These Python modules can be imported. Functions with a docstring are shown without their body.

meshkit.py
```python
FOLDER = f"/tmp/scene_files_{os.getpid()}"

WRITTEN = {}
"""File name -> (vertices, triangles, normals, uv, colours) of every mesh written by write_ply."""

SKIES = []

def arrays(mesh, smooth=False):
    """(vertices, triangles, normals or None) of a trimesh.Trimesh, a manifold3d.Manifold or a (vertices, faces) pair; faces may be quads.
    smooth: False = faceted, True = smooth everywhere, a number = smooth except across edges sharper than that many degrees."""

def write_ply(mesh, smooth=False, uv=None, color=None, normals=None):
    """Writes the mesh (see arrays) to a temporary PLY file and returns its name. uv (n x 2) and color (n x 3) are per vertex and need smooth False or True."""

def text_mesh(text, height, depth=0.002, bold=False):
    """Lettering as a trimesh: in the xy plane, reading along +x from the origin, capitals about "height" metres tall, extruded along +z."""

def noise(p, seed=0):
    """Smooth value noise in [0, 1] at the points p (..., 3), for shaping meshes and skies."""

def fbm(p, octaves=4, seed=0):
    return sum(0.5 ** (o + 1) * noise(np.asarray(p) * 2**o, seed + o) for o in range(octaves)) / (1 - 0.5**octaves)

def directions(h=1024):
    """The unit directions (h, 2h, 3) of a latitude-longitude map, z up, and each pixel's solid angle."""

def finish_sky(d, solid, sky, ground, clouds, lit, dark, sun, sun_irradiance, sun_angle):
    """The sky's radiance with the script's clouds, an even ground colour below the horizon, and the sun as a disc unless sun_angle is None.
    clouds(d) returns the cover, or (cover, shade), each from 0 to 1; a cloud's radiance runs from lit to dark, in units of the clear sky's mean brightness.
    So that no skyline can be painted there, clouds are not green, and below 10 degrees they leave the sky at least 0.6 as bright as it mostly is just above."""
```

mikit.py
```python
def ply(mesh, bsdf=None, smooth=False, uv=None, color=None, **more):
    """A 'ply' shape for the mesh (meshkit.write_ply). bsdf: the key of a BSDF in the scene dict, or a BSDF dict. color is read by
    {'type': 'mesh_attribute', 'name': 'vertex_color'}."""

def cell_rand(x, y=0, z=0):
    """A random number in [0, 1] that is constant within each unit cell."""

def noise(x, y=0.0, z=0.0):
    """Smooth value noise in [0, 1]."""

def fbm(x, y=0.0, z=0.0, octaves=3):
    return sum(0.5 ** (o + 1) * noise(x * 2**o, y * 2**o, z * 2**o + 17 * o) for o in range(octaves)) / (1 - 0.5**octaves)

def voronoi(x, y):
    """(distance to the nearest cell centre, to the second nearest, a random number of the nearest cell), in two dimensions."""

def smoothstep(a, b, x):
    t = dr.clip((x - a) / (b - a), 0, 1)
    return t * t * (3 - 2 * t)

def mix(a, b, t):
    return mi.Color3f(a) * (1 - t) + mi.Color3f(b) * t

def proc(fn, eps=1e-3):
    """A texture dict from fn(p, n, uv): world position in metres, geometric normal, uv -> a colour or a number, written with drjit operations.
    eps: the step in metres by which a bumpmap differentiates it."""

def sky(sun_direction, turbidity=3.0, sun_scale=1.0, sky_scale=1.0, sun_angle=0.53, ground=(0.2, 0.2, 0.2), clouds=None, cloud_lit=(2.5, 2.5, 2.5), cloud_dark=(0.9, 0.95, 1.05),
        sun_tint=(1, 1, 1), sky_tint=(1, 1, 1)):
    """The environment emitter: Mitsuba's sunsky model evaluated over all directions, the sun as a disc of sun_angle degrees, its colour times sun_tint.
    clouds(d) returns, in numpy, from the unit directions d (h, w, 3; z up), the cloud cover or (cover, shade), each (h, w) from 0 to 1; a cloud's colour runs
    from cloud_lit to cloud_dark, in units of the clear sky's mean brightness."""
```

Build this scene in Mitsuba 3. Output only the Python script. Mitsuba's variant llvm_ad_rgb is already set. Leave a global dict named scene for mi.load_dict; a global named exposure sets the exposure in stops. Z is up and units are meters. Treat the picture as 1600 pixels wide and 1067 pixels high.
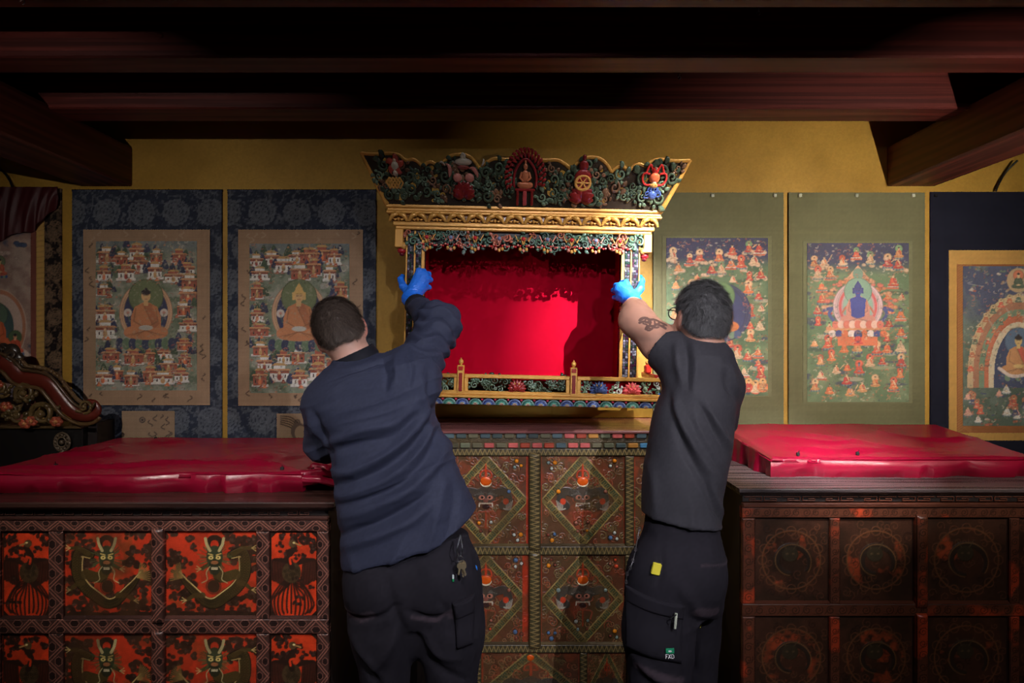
import math, random
import numpy as np, trimesh, manifold3d as m3, shapely
import drjit as dr
import mitsuba as mi
import mikit, meshkit
from mikit import proc, noise, fbm, smoothstep, mix
from shapely.geometry import Polygon, LineString, Point
from shapely.ops import unary_union

T = mi.ScalarTransform4f
scene, labels = {'type': 'scene'}, {}
# ---------------------------------------------------------------- camera, lights, exposure
CAMZ, FOC = 1.63, 1100.0
scene['camera'] = {'type': 'perspective', 'fov': math.degrees(2 * math.atan(800 / FOC)), 'fov_axis': 'x', 'near_clip': 0.05,
                   'to_world': T().look_at(origin=[0, 0, CAMZ], target=[0, 1, CAMZ], up=[0, 0, 1])}
exposure = 0.0


def spot(key, at, to, rgb, cutoff, beam):
    scene[key] = {'type': 'spot', 'to_world': T().look_at(origin=at, target=to, up=[0, 0, 1]), 'cutoff_angle': cutoff, 'beam_width': beam,
                  'intensity': {'type': 'rgb', 'value': list(rgb)}}


spot('light_key', [1.95, 1.25, 1.93], [1.52, 3.42, 1.86], (19.0, 17.2, 15.0), 38, 3)             # gallery spot on the green hangings
spot('light_accent', [0.92, 1.92, 2.51], [0.60, 2.80, 1.98], (54, 52.5, 52), 16, 2)               # narrow spot on the right end of the altar frame
spot('light_accent_wide', [0.92, 1.92, 2.51], [0.56, 2.80, 1.84], (7.5, 7.3, 7.3), 36, 4)           # the same lamp's soft edge
spot('light_men', [0.90, -0.20, 2.40], [0.06, 2.40, 1.12], (13.0, 13.0, 14.4), 25, 10)             # spot on the men's backs and the middle chest
spot('light_shrine', [0.10, 0.50, 2.50], [0.06, 2.90, 1.26], (5.6, 5.6, 6.0), 31, 14)          # cool spot on the altar and the men
spot('light_left', [-1.62, 0.90, 2.30], [-1.50, 3.10, 1.50], (5.8, 5.3, 4.9), 37, 10)             # weaker spot on the left hangings
spot('light_dragons', [-1.12, 0.85, 2.35], [-0.98, 2.30, 0.92], (6.5, 6.1, 5.8), 24, 5)           # small spot on the left chest
spot('light_right', [1.70, 0.30, 2.45], [1.45, 2.50, 0.85], (3.2, 3.0, 2.9), 42, 8)               # weak spot on the right chest
spot('light_cloth', [1.05, 1.35, 2.5], [1.22, 2.76, 1.19], (52, 50, 51), 13, 1)                  # spot on the right red cover
scene['light_room'] = {'type': 'constant', 'radiance': {'type': 'rgb', 'value': [0.018, 0.0155, 0.0155]}}    # dim room behind the camera


def P(px, py, d):
    """the world point at depth d that the photograph shows at a pixel"""
    return np.array([(px - 800) * d / FOC, d, CAMZ + (533 - py) * d / FOC])


def S(r, g, b):
    c = np.array([r, g, b], float) / 255
    return np.where(c < 0.04045, c / 12.92, ((c + 0.055) / 1.055) ** 2.4)


# ---------------------------------------------------------------- materials
def rgb(c):
    return {'type': 'rgb', 'value': [float(x) for x in c]}


def mat(key, color, rough=0.5, metallic=0.0, spec=0.5, two=True, **k):
    if color is None:
        color = {'type': 'mesh_attribute', 'name': 'vertex_color'}
    elif not isinstance(color, dict):
        color = rgb(color)
    b = {'type': 'principled', 'base_color': color, 'roughness': rough, 'metallic': metallic, 'specular': spec, **k}
    scene[key] = {'type': 'twosided', 'bsdf': b} if two else b
    return key


def wood(c1, c2, fx, fz, fy=None):
    l1, l2 = [float(q) for q in c1], [float(q) for q in c2]

    def fn(p, n, uv):
        y = p.y if fy is None else p.y * fy
        w = fbm(p.x * fx, y * 30.0, p.z * fz, 4)
        return mix(l1, l2, smoothstep(0.3, 0.75, w))
    return proc(fn)


WA, WB = [float(q) for q in S(158, 120, 46)], [float(q) for q in S(176, 136, 56)]


def f_wall(p, n, uv):
    a = fbm(p.x * 3.0, p.z * 3.0, 1.0, 4)
    b = fbm(p.x * 140.0, p.z * 140.0, 3.0, 2)
    return mix(WA, WB, smoothstep(0.25, 0.75, a)) * (0.92 + 0.16 * b)


mat('m_wall', proc(f_wall), 0.55, spec=0.25)
mat('m_beam', wood(S(66, 23, 19), S(98, 38, 31), 1.3, 60.0), 0.5, spec=0.35)
mat('m_beam_side', wood(S(62, 24, 17), S(92, 38, 27), 40.0, 60.0, 0.05), 0.5, spec=0.35)
mat('m_ceiling', S(28, 18, 16), 0.9)
mat('m_floor', wood(S(60, 40, 28), S(84, 58, 40), 14.0, 1.0, 0.02), 0.45)
mat('m_plain', S(60, 45, 35), 0.9)
mat('m_fabric', None, 0.9, spec=0.15)
mat('m_paint', None, 0.7, spec=0.25)
mat('m_lacquer', None, 0.36, spec=0.5)
mat('m_carved', None, 0.28, spec=0.55)
mat('m_gold', S(200, 146, 68), 0.40, 0.3, spec=0.6)
mat('m_goldsheet', S(190, 148, 62), 0.22, 0.75)
mat('m_tile', None, 0.12, 0.5, spec=0.8)
mat('m_dark', S(26, 17, 15), 0.5)
mat('m_blackbox', S(22, 19, 18), 0.4)
mat('m_top_left', wood(S(38, 22, 19), S(60, 38, 32), 3.0, 40.0, 2.0), 0.3)
mat('m_top_mid', wood(S(104, 58, 56), S(138, 88, 84), 3.0, 40.0, 2.0), 0.3, spec=0.6)
mat('m_top_right', wood(S(44, 36, 36), S(92, 78, 78), 2.0, 40.0, 2.0), 0.42)
mat('m_wood_left', wood(S(50, 28, 23), S(76, 44, 36), 2.0, 30.0), 0.4)
mat('m_wood_mid', wood(S(74, 60, 40), S(104, 86, 56), 6.0, 30.0), 0.4)
mat('m_wood_right', wood(S(66, 34, 23), S(92, 48, 32), 2.0, 30.0), 0.4)
mat('m_redback', S(150, 2, 30), 0.9, spec=0.05)
mat('m_satin', S(122, 6, 36), 0.29, spec=0.55, sheen=0.5, sheen_tint=0.6)
mat('m_veil', S(66, 14, 18), 0.55, sheen=0.4)
mat('m_shirt', None, 0.75, spec=0.25, sheen=0.6)
mat('m_skin', None, 0.5, spec=0.35)
mat('m_hair', None, 0.42, spec=0.4)
mat('m_glove', S(24, 108, 218), 0.5, spec=0.9, sheen=0.25)
mat('m_steel', S(200, 200, 205), 0.25, 1.0)
mat('m_brass', S(196, 176, 140), 0.35, 0.8)
mat('m_yellow', S(226, 208, 60), 0.6)
mat('m_bluetip', S(50, 140, 235), 0.35)
mat('m_clip', S(186, 190, 170), 0.4)
mat('m_white', S(225, 225, 225), 0.6)
mat('m_green', S(20, 130, 90), 0.6)
mat('m_black', S(16, 15, 16), 0.5)
mat('m_shoe', S(26, 24, 24), 0.5)


# ---------------------------------------------------------------- scene entries
def put(name, mesh, m, parent=None, smooth=False, color=None, label=None, cat=None, group=None, kind=None, tw=None):
    base = (parent + '__' if parent else '') + name
    key, i = base, 0
    while key in scene or key in labels:
        i += 1
        key = f'{base}_{i:03d}'
    if isinstance(mesh, dict):
        scene[key] = dict(mesh)
    else:
        if isinstance(mesh, tuple) and len(mesh) == 3:
            mesh, color = (mesh[0], mesh[1]), mesh[2]
        scene[key] = mikit.ply(mesh, m, smooth=smooth, color=color)
    if tw is not None:
        scene[key]['to_world'] = tw
    lab = {k: v for k, v in (('label', label), ('category', cat), ('group', group), ('kind', kind)) if v}
    if lab:
        labels[key] = lab
    return key


def thing(name, label, cat, group=None):
    key, i = name, 0
    while key in labels or key in scene:
        i += 1
        key = f'{name}_{i:03d}'
    labels[key] = {'label': label, 'category': cat, **({'group': group} if group else {})}
    return key


# ---------------------------------------------------------------- mesh helpers: a mesh is (v, f) or (v, f, colours)
def cat_(ms):
    ms = list(ms)
    n, vs, fs, cs = 0, [], [], []
    for m in ms:
        vs.append(m[0]); fs.append(m[1] + n); n += len(m[0])
        if len(m) > 2:
            cs.append(m[2])
    out = (np.vstack(vs), np.vstack(fs))
    return out + (np.vstack(cs),) if len(cs) == len(ms) else out


def col(m, c):
    return (m[0], m[1], np.tile(np.asarray(c, float), (len(m[0]), 1)))


def hull(pts):
    mm = m3.Manifold.hull_points(np.asarray(pts, float)).to_mesh()
    return (np.array(mm.vert_properties[:, :3], float), np.array(mm.tri_verts, int))


def rbox(x0, x1, y0, y1, z0, z1, b=0.002):
    b = min(b, (x1 - x0) / 2.01, (y1 - y0) / 2.01, (z1 - z0) / 2.01)
    pts = []
    for i, x in enumerate((x0, x1)):
        for j, y in enumerate((y0, y1)):
            for k, z in enumerate((z0, z1)):
                sx, sy, sz = 1 - 2 * i, 1 - 2 * j, 1 - 2 * k
                pts += [(x, y + sy * b, z + sz * b), (x + sx * b, y, z + sz * b), (x + sx * b, y + sy * b, z)]
    return hull(pts)


_ico = {}


def ball(c, r, sub=2, rot=None):
    if sub not in _ico:
        s = trimesh.creation.icosphere(subdivisions=sub)
        _ico[sub] = (np.array(s.vertices), np.array(s.faces))
    v, f = _ico[sub]
    v = v * np.asarray(r, float)
    if rot is not None:
        v = v @ np.asarray(rot).T
    return (v + np.asarray(c, float), f)


def tube(pts, radii, sides=8, flat=None):
    """a tapered tube along a path; flat=(axis, factor) squashes it along a world axis"""
    pts = np.asarray(pts, float)
    n = len(pts)
    radii = np.broadcast_to(np.asarray(radii, float), (n,)) if np.ndim(radii) == 0 or len(np.atleast_1d(radii)) != n else np.asarray(radii, float)
    t = np.gradient(pts, axis=0)
    t /= np.linalg.norm(t, axis=1, keepdims=True) + 1e-12
    ref = np.array([0, 1.0, 0]) if abs(t[:, 1]).max() < 0.9 else np.array([0.3, 0.2, 0.95])
    a = np.cross(t, ref); a /= np.linalg.norm(a, axis=1, keepdims=True) + 1e-12
    b = np.cross(t, a)
    ang = np.arange(sides) / sides * 2 * np.pi
    ring = pts[:, None] + radii[:, None, None] * (np.cos(ang)[None, :, None] * a[:, None] + np.sin(ang)[None, :, None] * b[:, None])
    if flat is not None:
        ax, fac = flat
        ring[..., ax] = pts[:, None, ax] + (ring[..., ax] - pts[:, None, ax]) * fac
    v = ring.reshape(-1, 3)
    i, j = np.meshgrid(np.arange(n - 1), np.arange(sides), indexing='ij')
    j2 = (j + 1) % sides
    q = np.stack([i * sides + j, i * sides + j2, (i + 1) * sides + j2, (i + 1) * sides + j], -1).reshape(-1, 4)
    f = np.vstack([q[:, [0, 2, 1]], q[:, [0, 3, 2]]])
    v = np.vstack([v, pts[0], pts[-1]])
    k = np.arange(sides)
    f = np.vstack([f, np.stack([np.full(sides, n * sides), k, (k + 1) % sides], -1)[:, [0, 1, 2]],
                   np.stack([np.full(sides, n * sides + 1), (n - 1) * sides + (k + 1) % sides, (n - 1) * sides + k], -1)])
    return (v, f[:, ::-1])


def spiral(c, r, turns, a0, n=22, sense=1, ymid=0.0, lift=0.0):
    """points of a spiral in the XZ plane running outwards"""
    t = np.linspace(0, 1, n)
    th = a0 + sense * t * turns * 2 * np.pi
    rr = r * (0.12 + 0.88 * t)
    return np.stack([c[0] + rr * np.cos(th), ymid - lift * (1 - t), c[1] + rr * np.sin(th)], -1)


def extrude(poly, y0, y1, ch=0.0):
    """a shapely polygon in XZ as a plate from depth y0 (front) to y1"""
    out = []
    for g in getattr(poly, 'geoms', [poly]):
        if g.is_empty:
            continue
        m = trimesh.creation.extrude_polygon(g, y1 - y0, engine='earcut')
        v = np.array(m.vertices)
        v = np.stack([v[:, 0], y1 - v[:, 2], v[:, 1]], -1)
        out.append((v, np.array(m.faces)))
    return cat_(out)


def smooth_path(pts, n=8):
    """Catmull-Rom through the points"""
    p = np.asarray(pts, float)
    p = np.vstack([2 * p[0] - p[1], p, 2 * p[-1] - p[-2]])
    out = []
    for i in range(1, len(p) - 2):
        for t in np.arange(n) / n:
            a, b, c, d = p[i - 1], p[i], p[i + 1], p[i + 2]
            out.append(0.5 * (2 * b + (c - a) * t + (2 * a - 5 * b + 4 * c - d) * t * t + (3 * b - a - 3 * c + d) * t ** 3))
    out.append(p[-2])
    return np.array(out)


# ---------------------------------------------------------------- painted boards and cloths: colours per vertex of a fine grid
class Cv:
    """A painted sheet: a grid of w x h units, u to the right and v up, with a colour and a height for each vertex."""

    def __init__(s, w, h, step, base):
        s.w, s.h = w, h
        s.nx, s.ny = max(2, int(round(w / step)) + 1), max(2, int(round(h / step)) + 1)
        s.u, s.v = np.linspace(0, w, s.nx), np.linspace(0, h, s.ny)
        s.U, s.V = np.meshgrid(s.u, s.v)
        s.step = w / (s.nx - 1)
        s.C = np.tile(np.asarray(base, float), (s.ny, s.nx, 1))
        s.Z = np.zeros((s.ny, s.nx))

    def win(s, x0, x1, y0, y1):
        m = s.step * 1.5
        a, b = np.searchsorted(s.u, [x0 - m, x1 + m]); c, d = np.searchsorted(s.v, [y0 - m, y1 + m])
        return (slice(c, d), slice(a, b))

    def blend(s, sl, m, c, z=0.0):
        s.C[sl] = s.C[sl] * (1 - m[..., None]) + np.asarray(c) * m[..., None]
        if z:
            s.Z[sl] = np.maximum(s.Z[sl], z * m) if z > 0 else s.Z[sl] + z * m

    def ell(s, cx, cy, rx, ry, c, a=1.0, rot=0.0, z=0.0):
        r = max(rx, ry)
        sl = s.win(cx - r, cx + r, cy - r, cy + r)
        x, y = s.U[sl] - cx, s.V[sl] - cy
        if rot:
            x, y = x * math.cos(rot) + y * math.sin(rot), -x * math.sin(rot) + y * math.cos(rot)
        d = (np.sqrt((x / rx) ** 2 + (y / ry) ** 2) - 1) * min(rx, ry)
        s.blend(sl, a * np.clip(0.5 - d / s.step, 0, 1), c, z)

    def ring(s, cx, cy, rx, ry, wd, c, a=1.0, z=0.0):
        r = max(rx, ry) + wd
        sl = s.win(cx - r, cx + r, cy - r, cy + r)
        d = abs((np.sqrt(((s.U[sl] - cx) / rx) ** 2 + ((s.V[sl] - cy) / ry) ** 2) - 1) * min(rx, ry)) - wd / 2
        s.blend(sl, a * np.clip(0.5 - d / s.step, 0, 1), c, z)

    def poly(s, pts, c, a=1.0, z=0.0):
        p = np.asarray(pts, float)
        sl = s.win(p[:, 0].min(), p[:, 0].max(), p[:, 1].min(), p[:, 1].max())
        x, y = s.U[sl], s.V[sl]
        ins = np.zeros(x.shape, bool)
        for (x0, y0), (x1, y1) in zip(p, np.roll(p, -1, 0)):
            if y0 != y1:
                ins ^= ((y0 > y) != (y1 > y)) & (x < (x1 - x0) * (y - y0) / (y1 - y0) + x0)
        s.blend(sl, a * ins.astype(float), c, z)

    def rect(s, x0, y0, x1, y1, c, a=1.0, z=0.0):
        s.poly([(x0, y0), (x1, y0), (x1, y1), (x0, y1)], c, a, z)

    def line(s, pts, wd, c, a=1.0, z=0.0):
        p = np.asarray(pts, float)
        w2 = np.broadcast_to(np.asarray(wd, float), (len(p),)) / 2
        m = w2.max()
        sl = s.win(p[:, 0].min() - m, p[:, 0].max() + m, p[:, 1].min() - m, p[:, 1].max() + m)
        x, y = s.U[sl], s.V[sl]
        best = np.full(x.shape, 1e9)
        for k in range(len(p) - 1):
            d = p[k + 1] - p[k]
            t = np.clip(((x - p[k, 0]) * d[0] + (y - p[k, 1]) * d[1]) / (d @ d + 1e-12), 0, 1)
            best = np.minimum(best, np.hypot(x - p[k, 0] - t * d[0], y - p[k, 1] - t * d[1]) - (w2[k] + t * (w2[k + 1] - w2[k])))
        s.blend(sl, a * np.clip(0.5 - best / s.step, 0, 1), c, z)

    def fb(s, f, seed=0, oc=4):
        return meshkit.fbm(np.stack([s.U * f, s.V * f, np.full_like(s.U, seed * 3.7)], -1), oc, seed)

    def tint(s, m, c):
        s.C = s.C * (1 - m[..., None]) + np.asarray(c) * m[..., None]

    def wear(s, amt=0.25, f=0.12, seed=0, fine=0.12):
        s.C *= (1 - amt / 2 + amt * s.fb(f, seed))[..., None]
        s.C *= (1 - fine / 2 + fine * np.random.default_rng(seed).random(s.U.shape))[..., None]

    def board(s, x0, z0, k, y, depth, edge=0.0):
        """the sheet's mesh: front at depth y facing the camera, scaled by k, with sides and a back at y + depth"""
        Z = s.Z * k
        if edge:
            d = np.minimum(np.minimum(s.U, s.w - s.U), np.minimum(s.V, s.h - s.V)) * k
            Z = Z - edge * (1 - np.clip(d / edge, 0, 1)) ** 2
        nx, ny = s.nx, s.ny
        v = np.stack([x0 + s.U * k, y - Z, z0 + s.V * k], -1).reshape(-1, 3)
        i, j = np.meshgrid(np.arange(ny - 1), np.arange(nx - 1), indexing='ij')
        a = (i * nx + j).ravel()
        f = np.vstack([np.stack([a, a + 1, a + nx + 1], -1), np.stack([a, a + nx + 1, a + nx], -1)])
        rim = np.concatenate([np.arange(nx), np.arange(1, ny) * nx + nx - 1, (ny - 1) * nx + np.arange(nx - 2, -1, -1), np.arange(ny - 2, 0, -1) * nx])
        bv = v[rim].copy(); bv[:, 1] = y + depth
        n, m = len(v), len(rim)
        q = np.arange(m); q2 = (q + 1) % m
        side = np.vstack([np.stack([rim[q], n + q, n + q2], -1), np.stack([rim[q], n + q2, rim[q2]], -1)])
        fv = np.vstack([v[rim], bv])                       # own vertices: a hard edge
        side = np.vstack([np.stack([q, m + q, m + q2], -1), np.stack([q, m + q2, q2], -1)]) + n
        cc = np.vstack([[x0 + s.w * k / 2, y + depth, z0 + s.h * k / 2]])
        back = np.stack([n + m + q, np.full(m, n + 2 * m), n + m + q2], -1)
        C = s.C.reshape(-1, 3)
        return (np.vstack([v, fv, cc]), np.vstack([f, side, back]), np.clip(np.vstack([C, C[rim], C[rim], C[:1]]), 0, 1))


# ---------------------------------------------------------------- soft bodies: a distance field and its surface
class Field:
    def __init__(s, lo, hi, h, far=0.06):
        s.lo, s.h = np.asarray(lo, float), h
        s.ax = [np.arange(a, b + h, h, dtype=np.float32) for a, b in zip(lo, hi)]
        s.F = np.full([len(a) for a in s.ax], far, np.float32)

    def sub(s, lo, hi):
        return tuple(slice(max(0, np.searchsorted(a, l) - 1), np.searchsorted(a, u) + 1) for a, l, u in zip(s.ax, lo, hi))

    def xyz(s, sl):
        return np.meshgrid(*[a[q] for a, q in zip(s.ax, sl)], indexing='ij', sparse=True)

    def mixin(s, sl, d, k):
        a = s.F[sl]
        if k <= 0:
            s.F[sl] = np.minimum(a, d)
        else:
            h = np.clip(0.5 + 0.5 * (d - a) / k, 0, 1)
            s.F[sl] = d * (1 - h) + a * h - k * h * (1 - h)

    def cone(s, a, b, ra, rb, k=0.03):
        a, b = np.asarray(a, float), np.asarray(b, float)
        r = max(ra, rb) + 0.06
        sl = s.sub(np.minimum(a, b) - r, np.maximum(a, b) + r)
        x, y, z = s.xyz(sl)
        d = b - a
        t = np.clip(((x - a[0]) * d[0] + (y - a[1]) * d[1] + (z - a[2]) * d[2]) / max(d @ d, 1e-9), 0, 1)
        s.mixin(sl, np.sqrt((x - a[0] - t * d[0]) ** 2 + (y - a[1] - t * d[1]) ** 2 + (z - a[2] - t * d[2]) ** 2) - (ra + t * (rb - ra)), k)

    def chain(s, pts, rad, k=0.03):
        for i in range(len(pts) - 1):
            s.cone(pts[i], pts[i + 1], rad[i], rad[i + 1], k)

    def local(s, sl, c, R):
        x, y, z = s.xyz(sl)
        x, y, z = x - c[0], y - c[1], z - c[2]
        return [R[0][i] * x + R[1][i] * y + R[2][i] * z for i in range(3)]

    def ell(s, c, r, R=np.eye(3), k=0.03):
        c, r = np.asarray(c, float), np.asarray(r, float)
        m = r.max() + 0.06
        sl = s.sub(c - m, c + m)
        x, y, z = s.local(sl, c, R)
        k0 = np.sqrt((x / r[0]) ** 2 + (y / r[1]) ** 2 + (z / r[2]) ** 2)
        k1 = np.sqrt((x / r[0] ** 2) ** 2 + (y / r[1] ** 2) ** 2 + (z / r[2] ** 2) ** 2) + 1e-9
        s.mixin(sl, k0 * (k0 - 1) / k1, k)

    def loft(s, rows, k=0.03, n=2.4):
        """rows of (z, xc, yc, rx, ry), rising"""
        rows = np.asarray(sorted(rows), float)
        m = rows[:, 3:].max() + 0.06
        sl = s.sub([rows[:, 1].min() - m, rows[:, 2].min() - m, rows[0, 0] - 0.05], [rows[:, 1].max() + m, rows[:, 2].max() + m, rows[-1, 0] + 0.05])
        x, y, z = s.xyz(sl)
        from scipy.interpolate import PchipInterpolator
        zz = np.clip(z, rows[0, 0], rows[-1, 0])
        xc, yc, rx, ry = (PchipInterpolator(rows[:, 0], rows[:, i])(zz) for i in range(1, 5))
        d = ((abs((x - xc) / rx) ** n + abs((y - yc) / ry) ** n) ** (1 / n) - 1) * np.minimum(rx, ry)
        d = np.maximum(d, np.maximum(z - rows[-1, 0], rows[0, 0] - z))
        s.mixin(sl, d, k)

    def cut(s, p, n):
        """removes what lies on the side n points to"""
        n = np.asarray(n, float) / np.linalg.norm(n)
        x, y, z = np.meshgrid(*s.ax, indexing='ij', sparse=True)
        s.F = np.maximum(s.F, ((x - p[0]) * n[0] + (y - p[1]) * n[1] + (z - p[2]) * n[2]).astype(np.float32))

    def mesh(s, smooth=2):
        F = s.F
        F[[0, -1]] = np.maximum(F[[0, -1]], 1e-3); F[:, [0, -1]] = np.maximum(F[:, [0, -1]], 1e-3); F[:, :, [0, -1]] = np.maximum(F[:, :, [0, -1]], 1e-3)
        neg = F < 0
        n = [d - 1 for d in F.shape]
        corner = lambda A, i, j, k: A[i:i + n[0], j:j + n[1], k:k + n[2]]
        cnt = sum(corner(neg, i, j, k).astype(np.int8) for i in (0, 1) for j in (0, 1) for k in (0, 1))
        cells = np.argwhere((cnt > 0) & (cnt < 8))
        vid = np.full(n, -1, np.int32)
        vid[tuple(cells.T)] = np.arange(len(cells))
        val = {(i, j, k): F[cells[:, 0] + i, cells[:, 1] + j, cells[:, 2] + k] for i in (0, 1) for j in (0, 1) for k in (0, 1)}
        tot, num = np.zeros((len(cells), 3)), np.zeros(len(cells))
        for ax in range(3):
            for a in (0, 1):
                for b in (0, 1):
                    c0 = [0, 0, 0]; o = [q for q in range(3) if q != ax]
                    c0[o[0]], c0[o[1]] = a, b
                    c1 = list(c0); c1[ax] = 1
                    f0, f1 = val[tuple(c0)], val[tuple(c1)]
                    m = (f0 < 0) != (f1 < 0)
                    t = f0[m] / (f0[m] - f1[m])
                    pt = np.tile(np.array(c0, float), (m.sum(), 1)); pt[:, ax] = t
                    tot[m] += pt; num[m] += 1
        v = s.lo + (cells + tot / num[:, None]) * s.h
        faces = []
        for ax in range(3):
            o = [q for q in range(3) if q != ax]
            lo = [slice(None)] * 3; hi = [slice(None)] * 3
            lo[ax], hi[ax] = slice(0, -1), slice(1, None)
            e = np.argwhere(neg[tuple(lo)] != neg[tuple(hi)])
            e = e[(e[:, o[0]] > 0) & (e[:, o[1]] > 0) & (e[:, o[0]] < n[o[0]]) & (e[:, o[1]] < n[o[1]])]
            ins = neg[tuple(e.T)]
            ids = []
            for da, db in ((0, 0), (1, 0), (1, 1), (0, 1)):
                q = e.copy(); q[:, o[0]] -= da; q[:, o[1]] -= db
                ids.append(vid[tuple(q.T)])
            q = np.stack(ids, -1)
            flip = ins if ax != 1 else ~ins
            q[flip] = q[flip][:, ::-1]
            faces.append(q[:, ::-1])
        q = np.vstack(faces)
        f = np.vstack([q[:, [0, 1, 2]], q[:, [0, 2, 3]]])
        mesh = trimesh.Trimesh(v, f, process=False)
        if mesh.volume < 0:
            mesh.invert()
        if smooth:
            trimesh.smoothing.filter_taubin(mesh, iterations=smooth)
        out = np.array(mesh.vertices)
        wild = np.linalg.norm(out - v, axis=1) > s.h
        out[wild] = v[wild]
        return out, np.array(mesh.faces)


def vnormals(v, f):
    n = np.zeros_like(v)
    fn = np.cross(v[f[:, 1]] - v[f[:, 0]], v[f[:, 2]] - v[f[:, 0]])
    for k in range(3):
        np.add.at(n, f[:, k], fn)
    return n / (np.linalg.norm(n, axis=1, keepdims=True) + 1e-12)


def polydist(x, z, pts):
    """distance to a polyline in a plane and the position 0..1 along it"""
    p = np.asarray(pts, float)
    best, where = np.full(x.shape, 1e9), np.zeros(x.shape)
    for k in range(len(p) - 1):
        d = p[k + 1] - p[k]
        t = np.clip(((x - p[k, 0]) * d[0] + (z - p[k, 1]) * d[1]) / (d @ d), 0, 1)
        q = np.hypot(x - p[k, 0] - t * d[0], z - p[k, 1] - t * d[1])
        m = q < best
        best = np.where(m, q, best); where = np.where(m, (k + t) / (len(p) - 1), where)
    return best, where
# ================================================================ the room
YW = 3.42
KW = YW / FOC                                    # metres per photo pixel at the wall
put('wall_back', rbox(-4.2, 4.2, YW, YW + 0.12, 0, 3.3), 'm_wall', kind='structure')
put('wall_left', rbox(-4.3, -4.2, -0.5, YW + 0.12, 0, 3.3), 'm_wall', kind='structure')
put('wall_right', rbox(4.2, 4.3, -0.5, YW + 0.12, 0, 3.3), 'm_wall', kind='structure')
put('floor', rbox(-4.3, 4.3, -0.6, YW + 0.12, -0.1, 0), 'm_floor', kind='structure')
put('ceiling', rbox(-4.3, 4.3, -0.6, YW + 0.12, 2.84, 2.94), 'm_ceiling', kind='structure')
for y0, y1, zb in ((2.800, 2.965, 2.556), (2.294, 2.430, 2.556), (1.80, 1.956, 2.556), (1.30, 1.46, 2.556)):
    put('beam', rbox(-4.2, 4.2, y0, y1, zb, 2.85, 0.006), 'm_beam', 'ceiling')
put('beam', rbox(-2.09, -1.844, 0.2, YW, 2.383, 2.575, 0.006), 'm_beam_side', 'ceiling')
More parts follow.
